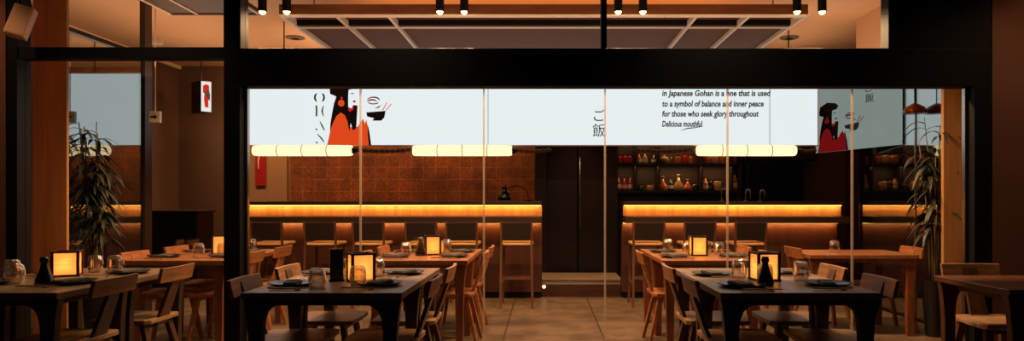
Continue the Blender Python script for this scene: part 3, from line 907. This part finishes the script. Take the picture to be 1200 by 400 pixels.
t = thing('side_cabinet', (-4.92, 9.0, 0), 0, 'low dark cabinet standing in the left corridor by the brown wall', 'cabinet')
MB().b2(-0.34, 0.34, 0, 0.45, 0.06, 1.09).build('body', 'appliance', t, 0.004)
MB().b2(-0.36, 0.36, -0.02, 0.47, 1.09, 1.115).build('cabinet_top', 'shelf', t, 0.003)
MB().b2(-0.31, 0.31, 0.03, 0.42, 0, 0.06).build('plinth', 'black', t)
for q in (-1, 1):
    dr = MB().b2(q * 0.17 - 0.16, q * 0.17 + 0.16, -0.018, 0, 0.08, 1.07).build('door', 'appliance', t, 0.003)
    MB().tube([(q * 0.03, -0.03, 0.5), (q * 0.03, -0.03, 0.7)], 0.006, 6).build('handle', 'darkmetal', dr)

# dark appliance (wall ovens) right of the shelves
t = thing('wall_oven', (gx(907, BY), BY, 0), 0, 'tall dark built-in oven cabinet beside the bottle shelves', 'oven')
x0, x1 = gx(874, BY) - gx(907, BY), gx(941, BY) - gx(907, BY)
MB().b2(x0, x1, 0, 0.25, 0, gz(190, BY)).build('body', 'appliance', t, 0.004)
for py0, py1 in ((193, 208), (211, 224), (227, 242)):
    o = MB().b2(x0 + .03, x1 - .03, -0.02, 0, gz(py1, BY), gz(py0, BY)).build('oven_door', 'blackgloss', t, 0.003)
    MB().tube([(x0 + 0.08, -0.045, gz(py0 + 1.5, BY)), (x1 - 0.08, -0.045, gz(py0 + 1.5, BY))], 0.007, 6).tube([(x0 + .1, -.045, gz(py0 + 1.5, BY)), (x0 + .1, -.018, gz(py0 + 1.5, BY))], .005, 6).tube([(x1 - .1, -.045, gz(py0 + 1.5, BY)), (x1 - .1, -.018, gz(py0 + 1.5, BY))], .005, 6).build('handle', 'darkmetal', o, smooth=True)
MB().lathe([(0, 0), (0.014, 0), (0.014, 0.015), (0, 0.015)], 12, (0, 0.0, gz(197, BY)), Matrix.Rotation(PI / 2, 3, 'X')).build('knob', 'steel', t)
t = thing('overhead_cabinet', (gx(907, BY), BY, gz(188, BY)), 0, 'long dark brown cupboard above the built-in oven', 'cabinet')
MB().b2(x0 - .06, x1 + .2, 0.0, 0.25, 0, 0.55).build('body', 'shelfback', t, 0.004)
MB().b2(x0 - .05, 0.1, -0.02, 0, 0.02, 0.53).build('door', 'shelfback', t, 0.003)
MB().b2(0.11, x1 + .19, -0.02, 0, 0.02, 0.53).build('door', 'shelfback', t, 0.003)
struct('wall_back_bar', MB().b2(gx(722, BY), gx(1000, BY), BY + .26, BY + .34, 0, CZ), 'brown')

# beer taps / tall glasses on the right bar ledge
for px, w, h in ((848.5, 'left of the glass joint', .17), (876.5, 'in front of the dark oven cabinet', .155), (893.5, 'furthest along the ledge', .15)):
    t = thing('bar_tap', (gx(px, 8.7), 8.7, 1.238), 0, 'arched steel tap standing on the bar ledge, ' + w, 'tap', 'steel taps on the bar ledge')
    hh = h * 0.95
    MB().tube([(-.03, 0, 0.01), (-.03, 0, hh - .03), (-.015, 0, hh), (0.015, 0, hh), (.03, 0, hh - .03), (.03, 0, 0.03)], 0.009, 8).build('spout', 'steel', t, smooth=True)
    MB().lathe([(0, 0), (0.026, 0), (0.026, 0.012), (0, 0.014)], 14, (-.03, 0, 0)).build('base', 'steel', t)
    MB().lathe([(0, 0.015), (0.012, 0.018), (0.012, .03), (0, .032)], 10, (.03, 0, 0)).build('nozzle', 'darkmetal', t)

# ------------------------------------------------------------------ furniture prototypes
def lathe_glass(t, name='bowl'):
    MB().lathe([(0, 0.118), (0.030, 0.118), (0.041, 0.108), (0.047, 0.08), (0.049, 0.05), (0.046, 0.02), (0.043, 0.0), (0.040, 0.0), (0.043, 0.02), (0.0455, 0.05), (0.043, 0.08), (0.037, 0.098), (0.0, 0.104)], 24).build(name, 'tumbler', t, smooth=True)


def make_table(W, D, top, leg, nm='dining_table'):
    t = thing(nm)
    MB().b2(-W / 2, W / 2, -D / 2, D / 2, 0.713, 0.75).build('table_top', top, t, 0.004)
    yy = D / 2 - 0.045
    for s in (-1, 1):
        MB().b2(-W / 2 + 0.16, W / 2 - 0.16, s * yy - 0.018, s * yy + 0.018, 0.678, 0.713).build('apron', leg, t)
        MB().b2(s * (W / 2 - 0.10) - .015, s * (W / 2 - 0.10) + .015, -yy, yy, 0.668, 0.713).build('apron', leg, t)
    prof = [(0.004, 0.713), (0.012, 0.685), (0.022, 0.62), (0.032, 0.50), (0.042, 0.0), (0.098, 0.0), (0.106, 0.52), (0.114, 0.60), (0.132, 0.645), (0.165, 0.672), (0.21, 0.686), (0.22, 0.713)]
    for sx in (-1, 1):
        for sy in (-1, 1):
            P = [(sx * (-W / 2 + x) * -1 if False else sx * (W / 2 - x), 0, z) for x, z in prof]
            MB().prism(P, (0, sy * yy - 0.025, 0), (0, 0.05, 0)).build('leg', leg, t, 0.004)
    return t


def make_chair(frame, board, seat):
    """sitter looks along +x; origin on the floor under the seat centre"""
    t = thing('dining_chair')
    # seat: shaped board, front wider
    P = [(-0.20, -0.17), (-0.205, 0.17), (-0.17, 0.20), (0.17, 0.225), (0.215, 0.20), (0.225, 0.0), (0.215, -0.20), (0.17, -0.225), (-0.17, -0.20)]
    MB().prism([(x, y, 0) for x, y in P], (0, 0, 0.425), (0, 0, 0.03)).build('seat', seat, t, 0.006)
    MB().b2(-0.15, 0.15, -0.015, 0.015, 0.385, 0.425).b2(-0.14, -0.11, -0.15, 0.15, 0.385, 0.425).b2(0.12, 0.15, -0.16, 0.16, 0.385, 0.425).build('seat_rail', frame, t)
    # backrest board, leaning back, gently curved
    mb = MB(); n = 6
    ys = [-0.205 + 0.41 * i / n for i in range(n + 1)]
    fr = [(-0.255 - 0.018 * (1 - (y / .205) ** 2), y) for y in ys]
    a = []
    for (z, dx) in ((0.70, 0.0), (0.80, -0.022)):
        a.append([mb.bm.verts.new((x + dx, y, z)) for x, y in fr] + [mb.bm.verts.new((x + dx - 0.024, y, z)) for x, y in fr[::-1]])
    N = len(a[0])
    for i in range(N):
        j = (i + 1) % N
        mb.bm.faces.new((a[0][i], a[0][j], a[1][j], a[1][i]))
    for k in range(n):
        for r in a: mb.bm.faces.new((r[k], r[k + 1], r[N - 2 - k], r[N - 1 - k]))
    mb.build('backrest', board, t, 0.003)
    mb = MB(); mb.bar((-0.165, 0, 0.40), (-0.295, 0, 0.775), 0.13, 0.024, 0.10, 0.022); mb.build('back_splat', frame, t, 0.003)
    for sx in (-1, 1):
        for sy in (-1, 1):
            MB().bar((sx * 0.135, sy * 0.14, 0.425), (sx * 0.205 if sx > 0 else -0.235, sy * 0.195, 0.0), 0.058, 0.034, 0.036, 0.026).build('leg', frame, t, 0.003)
    return t


def make_stool():
    """sitter looks along +y"""
    t = thing('bar_stool')
    MB().b2(-0.195, 0.195, -0.19, 0.20, 0.71, 0.725).build('seat_frame', 'stool', t)
    MB().b2(-0.19, 0.19, -0.185, 0.20, 0.725, 0.758).build('cushion', 'cushion', t, 0.012)
    for s in (-1, 1):
        MB().bar((s * 0.185, -0.235, 0.0), (s * 0.175, -0.20, 0.73), 0.026, 0.034, 0.026, 0.034, side=(1, 0, 0)).bar((s * 0.175, -0.20, 0.72), (s * 0.178, -0.235, 1.0), 0.022, 0.03, 0.022, 0.024, side=(1, 0, 0)).build('leg', 'stoolpale', t)
        MB().bar((s * 0.18, 0.20, 0.0), (s * 0.165, 0.17, 0.71), 0.026, 0.034, side=(1, 0, 0)).build('leg', 'stoolpale', t)
        MB().b2(s * 0.18 - .009, s * 0.18 + .009, -0.21, 0.18, 0.26, 0.285).build('side_stretcher', 'stoolpale', t)
    MB().b2(-0.175, 0.175, -0.228, -0.21, 0.33, 0.352).build('stretcher', 'stoolpale', t)
    MB().b2(-0.17, 0.17, 0.175, 0.197, 0.30, 0.33).build('foot_rest', 'stoolpale', t)
    MB().bar((0, -0.205, 0.785), (0, -0.233, 0.995), 0.36, 0.016, 0.36, 0.014, side=(1, 0, 0)).build('backrest', 'stool', t, 0.004)
    return t


P_chair_out = Proto(make_chair('chairshade', 'chair', 'seat'))
P_chair_in = Proto(make_chair('chairlit', 'chairlit', 'chairlit'))
P_stool = Proto(make_stool())
P_t_out = Proto(make_table(0.87, 0.678, 'tablewood', 'tabledark'))
P_t_in = Proto(make_table(0.84, 0.678, 'tableinner', 'tableinnerleg'))
P_t_small = Proto(make_table(1.0, 0.68, 'tableinner', 'tableinnerleg'))
P_t_sq = Proto(make_table(0.9, 0.74, 'tablemid', 'tablemid'))

TABLES = {
    'FL': (P_t_out, (-1.205, 4.36), 'front table left of centre', 'out'),
    'FR': (P_t_out, (1.385, 4.36), 'front table right of centre', 'out'),
    'L': (P_t_out, (-3.065, 4.36), 'leftmost front table', 'out'),
    'R': (P_t_sq, (3.045, 4.18), 'empty front table at the right edge', 'out'),
    'L2': (P_t_in, (-1.06, 6.35), 'second-row table left of the doors', 'in'),
    'R2': (P_t_in, (1.40, 6.35), 'second-row table right of the doors', 'in'),
    'LL2': (P_t_in, (-3.07, 6.35), 'table behind the thick black post', 'in'),
    'RR2': (P_t_small, (2.93, 6.58), 'small table beside the potted plant', 'in'),
}
for k, (p, (x, y), nm, io) in TABLES.items():
    adj = 'dark' if io == 'out' else 'brown'
    if k in ('R', 'RR2'):
        p.put((x, y, 0), 0, {'R': 'wooden table with nothing on it, front table at the right edge', 'RR2': 'small brown wooden table beside the potted plant'}[k], 'table', 'wooden dining tables')
        continue
    for dy, w in ((-0.34, 'nearer'), (0.34, 'farther')):
        p.put((x, y + dy, 0), 0, f'{adj} square table, {w} of two joined as the {nm}', 'table', 'wooden dining tables')

def chair(p, bx, y, face, desc, rz=None):
    """bx: x of the backrest; face +1 looks +x, -1 looks -x"""
    if rz is None:
        x = bx + face * 0.28
        rz = 0 if face > 0 else PI
        p.put((x, y, 0), rz, desc, 'chair', 'wooden chairs with one wide back post')
    else:
        p.put((bx, y, 0), rz, desc, 'chair', 'wooden chairs with one wide back post')


CH = [
    (P_chair_out, -2.53, 4.02, -1, 'walnut chair, nearer on the right side of the leftmost front table'),
    (P_chair_out, -2.53, 4.7, -1, 'walnut chair, farther on the right side of the leftmost front table'),
    (P_chair_out, -1.76, 4.02, 1, 'walnut chair, nearer on the left side of the front table left of centre'),
    (P_chair_out, -1.76, 4.7, 1, 'walnut chair, farther on the left side of the front table left of centre'),
    (P_chair_out, -0.65, 4.02, -1, 'walnut chair, nearer on the right side of the front table left of centre'),
    (P_chair_out, -0.65, 4.7, -1, 'walnut chair, farther on the right side of the front table left of centre'),
    (P_chair_out, 0.86, 4.02, 1, 'walnut chair, nearer on the left side of the front table right of centre'),
    (P_chair_out, 0.86, 4.7, 1, 'walnut chair, farther on the left side of the front table right of centre'),
    (P_chair_out, 1.97, 4.02, -1, 'walnut chair, nearer on the right side of the front table right of centre'),
    (P_chair_out, 1.98, 4.7, -1, 'walnut chair, farther on the right side of the front table right of centre'),
    (P_chair_in, -2.56, 6.01, -1, 'lit wooden chair, nearer on the right side of the table behind the black post'),
    (P_chair_in, -2.56, 6.69, -1, 'lit wooden chair, farther on the right side of the table behind the black post'),
    (P_chair_in, -3.60, 6.01, 1, 'lit wooden chair, nearer on the left side of the table behind the black post'),
    (P_chair_in, -3.60, 6.69, 1, 'lit wooden chair, farther on the left side of the table behind the black post'),
    (P_chair_in, -0.53, 6.01, -1, 'orange lit chair, nearer on the right side of the second-row table left of the doors'),
    (P_chair_in, -0.53, 6.69, -1, 'orange lit chair, farther on the right side of the second-row table left of the doors'),
    (P_chair_in, -1.57, 6.01, 1, 'orange lit chair, nearer on the left side of the second-row table left of the doors'),
    (P_chair_in, -1.57, 6.69, 1, 'orange lit chair, farther on the left side of the second-row table left of the doors'),
    (P_chair_in, 0.85, 6.01, 1, 'orange lit chair, nearer on the left side of the second-row table right of the doors'),
    (P_chair_in, 1.95, 6.01, -1, 'brown chair, nearer on the right side of the second-row table right of the doors'),
    (P_chair_in, 1.95, 6.69, -1, 'brown chair, farther on the right side of the second-row table right of the doors'),
    (P_chair_in, 2.40, 6.58, 1, 'brown chair on the left side of the small table beside the plant'),
]
for c in CH: chair(*c)
chair(P_chair_out, 3.02, 4.56, 0, 'dark chair behind the empty front table at the right edge, facing us', rz=-PI / 2)
chair(P_chair_in, 3.55, 6.60, -1, 'brown chair on the right side of the small table, against the plant')

SX = (-3.84 + 0.62, -2.60, -2.04, -1.43, -0.96, -0.325, 1.21, 1.80, 2.39)
for i, x in enumerate(SX):
    if i < 6: lab = f'wooden bar stool with dark back at the left bar, {ORD[i]} from the left'
    else: lab = f'wooden bar stool with dark back at the right bar, {ORD[i - 6]} from the left'
    P_stool.put((x, 8.13, 0), 0, lab, 'bar stool', 'bar stools along the two bars')

# ------------------------------------------------------------------ tableware
TZ = 0.75


def make_lantern(frame, s=0.14, h=0.165):
    t = thing('table_lantern')
    MB().b2(-s / 2 - .006, s / 2 + .006, -s / 2 - .006, s / 2 + .006, 0, 0.012).build('base', frame, t)
    e = s / 2 - 0.005
    for x in (-e, e):
        for y in (-e, e): MB().b2(x - .008, x + .008, y - .008, y + .008, 0.012, h).build('post', frame, t)
    mb = MB()
    for q in (-1, 1):
        mb.b2(-s / 2 - .004, s / 2 + .004, q * e - .007, q * e + .007, h, h + .012)
        mb.b2(q * e - .007, q * e + .007, -e + .007, e - .007, h, h + .012)
    mb.build('top_frame', frame, t)
    i = e - 0.008
    for q in (-1, 1):
        MB().b2(-i, i, q * (e - .002) - .0015, q * (e - .002) + .0015, 0.014, h - .001).build('paper_panel', 'paper', t)
        MB().b2(q * (e - .002) - .0015, q * (e - .002) + .0015, -i, i, 0.014, h - .001).build('paper_panel', 'paper', t)
    return t


P_lant = Proto(make_lantern('lframe')); P_lred = Proto(make_lantern('redframe', 0.15, 0.155))
def lab_l(x): return 'lantern', 'glowing paper table lanterns'
for P, X, Y, rz, lab in ((P_lant, -1.135, 4.22, 0.5, 'glowing square paper lantern on the front table left of centre'),
                         (P_lant, 1.375, 4.27, 0.12, 'glowing square paper lantern on the front table right of centre'),
                         (P_lred, -3.16, 4.52, 0.45, 'glowing red-framed paper lantern on the leftmost front table'),
                         (P_lant, -1.03, 6.28, 0.25, 'glowing paper lantern on the second-row table left of the doors'),
                         (P_lant, 1.39, 6.18, 0.0, 'glowing paper lantern on the second-row table right of the doors'),
                         (P_lant, -3.00, 6.35, 0.2, 'glowing paper lantern on the table behind the thick black post')):
    P.put((X, Y, TZ), rz, lab, 'lantern', 'glowing paper table lanterns')
    l = bpy.data.lights.new('lantern_bulb', 'POINT'); l.energy = 0.33; l.color = (1, 0.66, 0.32); l.shadow_soft_size = 0.015
    o = bpy.data.objects.new('lantern_bulb', l); COL.objects.link(o); o.location = (X, Y, TZ + 0.075)


def make_soy():
    t = thing('sauce_bottle')
    MB().lathe([(0, 0), (0.046, 0), (0.052, 0.012), (0.045, 0.04), (0.027, 0.085), (0.019, 0.12), (0.017, 0.135), (0, 0.135)], 20).build('body', 'soy', t, smooth=True)
    MB().lathe([(0, 0.135), (0.022, 0.135), (0.024, 0.15), (0.018, 0.168), (0, 0.17)], 16).build('cap', 'lidm', t, smooth=True)
    return t


P_soy = Proto(make_soy())
for X, Y, T_ in ((1.30, 4.02, 'front table right of centre'), (-2.93, 4.0, 'leftmost front table'), (-1.115, 6.16, 'second-row table left of the doors')):
    P_soy.put((X, Y, TZ), 0, f'dark sauce bottle in front of the lantern on the {T_}', 'sauce bottle', 'dark sauce bottles')
t = thing('menu_holder', (-1.285, 4.22, TZ), 0.4, 'black upright menu holder beside the lantern on the front table left of centre', 'menu holder')
MB().b2(-0.045, 0.045, -0.03, 0.03, 0, 0.012).build('base', 'black', t)
MB().b2(-0.04, 0.04, -0.018, 0.018, 0.012, 0.20).build('sleeve', 'blackgloss', t, 0.003)


def make_glass():
    t = thing('drinking_glass'); lathe_glass(t); return t
def make_plate():
    t = thing('dinner_plate')
    MB().lathe([(0, 0.0), (0.085, 0.0), (0.115, 0.010), (0.135, 0.018), (0.135, 0.022), (0.112, 0.015), (0.085, 0.008), (0, 0.007)], 28).build('plate', 'plate', t, smooth=True)
    return t


pl0 = make_plate()
for c in kids(pl0): pl = c
KIDS.clear()
# the plate is a single mesh: drop the empty
pl.parent = None; pl.name = 'dinner_plate_mesh'; bpy.data.objects.remove(pl0); pl.name = 'dinner_plate'
P_plate = Proto(pl)
gl0 = make_glass()
for c in [c for c in bpy.data.objects if c.parent == gl0]: g = c
g.parent = None; bpy.data.objects.remove(gl0); g.name = 'drinking_glass'
P_glass = Proto(g)
mb = MB(); mb.box((0, 0, 0.006), (0.19, 0.085, 0.010)); mb.box((0.0, 0.004, 0.0145), (0.18, 0.072, 0.006)); nk = mb.build('folded_napkin', 'napkin', None, 0.003)
P_nap = Proto(nk)
mb = MB(); mb.bar((-0.11, -0.012, 0.012), (0.11, -0.006, 0.012), 0.007, 0.007, 0.004, 0.004); mb.bar((-0.11, 0.012, 0.012), (0.11, 0.006, 0.012), 0.007, 0.007, 0.004, 0.004)
mb.box((0.055, 0, 0.0042), (0.014, 0.045, 0.0084))
ck = mb.build('chopsticks', 'stick')
P_chop = Proto(ck)
KIDS.clear()

SET = {
    'FL': [(-1.48, 4.00, 'near left'), (-1.50, 4.62, 'far left'), (-0.97, 4.02, 'near right'), (-0.95, 4.63, 'far right')],
    'FR': [(1.14, 3.95, 'near left'), (1.12, 4.55, 'far left'), (1.66, 4.0, 'near right'), (1.66, 4.62, 'far right')],
    'L': [(-2.84, 4.10, 'near right'), (-2.84, 4.66, 'far right'), (-3.30, 4.62, 'far left'), (-3.32, 4.05, 'near left')],
    'L2': [(-1.31, 5.98, 'near left'), (-1.31, 6.55, 'far left'), (-0.80, 6.02, 'near right'), (-0.80, 6.58, 'far right')],
    'R2': [(1.14, 5.98, 'near left'), (1.14, 6.55, 'far left'), (1.66, 6.02, 'near right'), (1.66, 6.58, 'far right')],
    'LL2': [(-3.33, 5.98, 'near left'), (-3.33, 6.55, 'far left'), (-2.82, 6.02, 'near right'), (-2.82, 6.58, 'far right')],
}
SHORT = {'FL': 'front table left of centre', 'FR': 'front table right of centre', 'L': 'leftmost front table', 'L2': 'second-row table left of the doors',
         'R2': 'second-row table right of the doors', 'LL2': 'table behind the black post'}
for k, lst in SET.items():
    tn = SHORT[k]
    cx = TABLES[k][1][0]
    for (x, y, w) in lst:
        s = 1 if x < cx else -1
        P_plate.put((x, y, TZ), 0, f'black stoneware plate at the {w} place of the {tn}', 'plate', 'black plates on the dining tables')
        P_nap.put((x + 0.0 * s, y + 0.01, TZ + 0.009), PI / 2 + 0.25 * s + random.uniform(-.1, .1), f'folded grey napkin on the {w} plate of the {tn}', 'napkin', 'folded napkins on the plates')
        P_chop.put((x + 0.055 * s, y - 0.205 if y > 4.3 or k != 'x' else y, TZ), random.uniform(-.1, .1), f'pair of chopsticks by the {w} plate of the {tn}', 'chopsticks', 'chopsticks at the place settings')
GL = {
    'FL': [(-1.285, 3.86, 'near left'), (-1.30, 4.45, 'far left'), (-1.09, 3.99, 'near right'), (-1.10, 4.50, 'far right')],
    'FR': [(1.335, 4.13, 'near left'), (1.255, 4.40, 'far left'), (1.60, 4.26, 'near right'), (1.44, 4.62, 'far right')],
    'L': [(-3.43, 4.40, 'near left'), (-3.16, 4.08, 'near middle'), (-3.12, 4.745, 'far left'), (-2.98, 4.74, 'far right')],
    'L2': [(-1.26, 6.22, 'near left'), (-1.2, 6.7, 'far left'), (-0.93, 6.38, 'near right'), (-0.96, 6.72, 'far right')],
    'R2': [(1.30, 6.2, 'near left'), (1.22, 6.74, 'far left'), (1.60, 6.25, 'near right'), (1.52, 6.42, 'far right')],
    'LL2': [(-3.08, 6.08, 'near left'), (-3.15, 6.66, 'far left'), (-2.92, 6.2, 'near right'), (-2.9, 6.76, 'far right')],
}
for k, lst in GL.items():
    for (x, y, w) in lst:
        P_glass.put((x, y, TZ), 0, f'clear drinking glass at the {w} of the {SHORT[k]}', 'glass', 'drinking glasses on the dining tables')
P_glass.put((gx(978, 6.5), 6.5, TZ), 0, 'clear drinking glass alone on the small table beside the plant', 'glass', 'drinking glasses on the dining tables')

# ------------------------------------------------------------------ plants
def plant(name, loc, label, height, nst, nlf, spread, pot=True, seed=1, leafl=0.3):
    rnd = random.Random(seed)
    t = thing(name, loc, 0, label, 'plant')
    zb = 0.0
    if pot:
        MB().lathe([(0, 0), (0.075, 0), (0.115, 0.5), (0.12, 0.52), (0.105, 0.52), (0.10, 0.47), (0, 0.47)], 22).build('pot', 'pot', t, smooth=False)
        zb = 0.47
    st_, lf = MB(), MB()
    for i in range(nst):
        a = rnd.uniform(0, 2 * PI)
        r0 = rnd.uniform(0.01, 0.06)
        hh = height * rnd.uniform(0.7, 1.0)
        lean = spread * rnd.uniform(0.2, 0.8)
        pts = [Vector((r0 * math.cos(a) + lean * math.cos(a) * (q / 6) ** 2, r0 * math.sin(a) + lean * math.sin(a) * (q / 6) ** 2, zb + (hh - zb) * q / 6)) for q in range(7)]
        st_.tube(pts, [0.011 - 0.0012 * q for q in range(7)], 6)
        for j in range(nlf):
            q = rnd.uniform(0.35, 1.0)
            base = pts[int(q * 5.99)].lerp(pts[min(6, int(q * 5.99) + 1)], q * 5.99 % 1)
            b = rnd.uniform(0, 2 * PI); Ll = leafl * rnd.uniform(0.6, 1.2)
            up = rnd.uniform(0.2, 0.9)
            d = Vector((math.cos(b), math.sin(b), 0)); sd = Vector((-math.sin(b), math.cos(b), 0))
            n = 5; prev = None
            for m in range(n + 1):
                u = m / n
                c = base + d * Ll * u + Vector((0, 0, Ll * (up * u - 1.1 * u * u)))
                w = 0.020 * math.sin(PI * min(1, u * 0.9 + 0.08)) + 0.001
                row = [lf.bm.verts.new(c - sd * w), lf.bm.verts.new(c + Vector((0, 0, -0.004))), lf.bm.verts.new(c + sd * w)]
                if prev:
                    lf.bm.faces.new((prev[0], prev[1], row[1], row[0])); lf.bm.faces.new((prev[1], prev[2], row[2], row[1]))
                prev = row
    st_.build('stems', 'stem', t, smooth=True)
    lf.build('foliage', 'leaf', t, smooth=True)
    return t


plant('potted_palm', (3.59, 6.28, 0), 'tall potted palm with arching leaves in black pot, beside the right pillar', 2.12, 8, 15, 0.14, seed=3, leafl=0.24)
plant('potted_bamboo', (-4.19, 6.36, 0), 'tall dark leafy bamboo plant in front of the left glass screen', 2.1, 10, 26, 0.10, seed=5, leafl=0.22)

# ------------------------------------------------------------------ hanging box outside on the left
t = thing('wall_speaker', (gx(24.5, 5.05), 5.05, gz(26, 5.05)), 0, 'small tilted tan box speaker hanging by a bracket on the left post', 'speaker')
R = Matrix.Rotation(math.radians(11), 3, 'Y') @ Matrix.Rotation(math.radians(-14), 3, 'X') @ Matrix.Rotation(math.radians(18), 3, 'Z')
MB().box((0, 0, 0), (0.13, 0.09, 0.24), R).build('cabinet', 'speaker', t, 0.006)
MB().box(R @ Vector((0, -0.046, 0.0)), (0.115, 0.004, 0.22), R).build('grille', 'speaker', t, 0.002)
MB().tube([R @ Vector((-.03, 0, .11)), (-0.02, 0, 0.24), (-0.055, 0.14, 0.24)], 0.007, 6).tube([R @ Vector((.04, 0, .11)), (0.04, 0, 0.25), (-0.055, 0.14, 0.25)], 0.006, 6).build('bracket', 'black', t, smooth=True)

# ------------------------------------------------------------------ lights
# fill lights added over the terrace tables, out of view
for (x, y) in ((-3.1, 4.9), (-1.2, 4.9), (1.4, 4.9), (3.2, 4.6)):
    t = thing('terrace_fill_light', (x, y, 3.47), 0, {-3.1: 'added terrace fill light above the leftmost front table', -1.2: 'added terrace fill light above the front table left of centre', 1.4: 'added terrace fill light above the front table right of centre', 3.2: 'added terrace fill light above the empty front table'}[x], 'downlight', 'added terrace fill lights')
    MB().lathe([(0.03, 0.0), (0.06, 0.0), (0.06, 0.03), (0.03, 0.03)], 18).build('rim', 'black', t)
    MB().lathe([(0, 0.01), (0.03, 0.01), (0.03, 0.02), (0, 0.02)], 14).build('lens', 'bulb', t)
    spot('terrace_fill_beam', (x, y, 3.46), {-3.1: 70, -1.2: 80, 1.4: 80, 3.2: 40}[x], (1.0, 0.70, 0.44), 90, 0.9, 0.04)
# cove light on top of the ceiling frame, shining up
area('frame_cove_light', (0.1, 7.3, FZ + 0.13), 4.2, 1.0, (PI, 0, 0), 20, (1.0, 0.38, 0.12))
# unseen fill strips added to brighten the tiles and the back bar shelves
area('tile_fill', (-2.6, 10.2, 3.2), 4.4, 0.08, (0.62, 0, 0), 60, WARM)
area('shelf_fill', ((gx(720, BY) + gx(868, BY)) / 2, BY - 0.02, Z3s - 0.05), 1.7, 0.03, (0.1, 0, 0), 6, (1, 0.5, 0.2))
area('shelf_fill', ((gx(720, BY) + gx(868, BY)) / 2, BY - 0.02, Z1s - 0.05), 1.7, 0.03, (0.1, 0, 0), 6, (1, 0.5, 0.2))
# unseen fill spots added to brighten the deeper room, without fixtures
spot('aisle_fill', (0.2, 7.0, 2.85), 130, (1, .6, .3), 110, 0.9, 0.08)
spot('recess_fill', (0.5, 9.75, 2.9), 40, (1, .62, .34), 70, 0.9, 0.05)
spot('corridor_fill', (-5.0, 10.2, 3.4), 75, (1, 0.6, 0.34), 130, 0.9, 0.08)
spot('corner_fill', (-4.5, 10.1, 3.3), 50, (1, 0.62, 0.36), 120, 0.9, 0.08)
spot('left_table_fill', (-3.2, 6.4, 3.1), 90, (1, 0.55, 0.24), 100, 0.9, 0.08)
spot('right_table_fill', (2.9, 6.6, 2.9), 45, (1, 0.5, 0.2), 100, 0.9, 0.08)
area('ceiling_fill_left', (-4.4, 8.2, 2.6), 1.6, 4.0, (PI, 0, 0), 26, (1, 0.56, 0.32))  # floating up-facing panels, added to even out the ceiling; no cove there
area('ceiling_fill_middle', (-2.6, 9.3, 2.9), 1.5, 1.5, (PI, 0, 0), 14, (1, 0.56, 0.32))
area('ceiling_fill_right', (3.2, 8.6, 2.6), 1.0, 2.4, (PI, 0.0, 0), 14, (1, 0.56, 0.32))
area('facade_fill', (0.1, 5.42, 2.44), 4.8, 0.05, (PI - 0.6, 0, 0), 18, (1, 0.62, 0.36))  # hidden strip added to graze the ceiling frame, no cove there
area('pillar_fill_left', (-4.33, 5.40, 1.7), 0.10, 3.0, (-PI / 2, 0, 0), 7, (1, 0.60, 0.28), math.radians(100))  # unseen upright strips added to brighten both pillars
area('pillar_fill_right', (3.61, 5.42, 1.4), 0.10, 2.4, (-PI / 2, 0, 0), 3, (1, 0.58, 0.26), math.radians(100))
spot('terrace_wall_fill', (4.0, 4.2, 3.4), 32, (1, 0.55, 0.28), 80, 0.9, 0.05, (0.5, 0.1, 0))  # unseen spots added to brighten the outer walls and the speaker
spot('terrace_wall_fill', (-4.3, 4.3, 3.4), 45, (1, 0.55, 0.28), 60, 0.9, 0.05, (0.55, 0.0, 0))

w = bpy.data.worlds.new('night'); sc.world = w; w.use_nodes = True
w.node_tree.nodes['Background'].inputs['Color'].default_value = (0.55, 0.6, 0.8, 1)
w.node_tree.nodes['Background'].inputs['Strength'].default_value = 0.008

# ------------------------------------------------------------------ camera
cam = bpy.data.cameras.new('camera')
co = bpy.data.objects.new('camera', cam); COL.objects.link(co)
co.location = (0, 0, H); co.rotation_euler = (PI / 2, 0, 0)
cam.sensor_fit = 'HORIZONTAL'; cam.sensor_width = 36; cam.lens = 24
cam.shift_x = -38 / 1200; cam.shift_y = 35 / 1200
cam.clip_start = 0.05
sc.camera = co
vs = sc.view_settings
vs.view_transform = 'Standard'; vs.look = 'None'; vs.gamma = 1; vs.exposure = 0; vs.use_curve_mapping = False
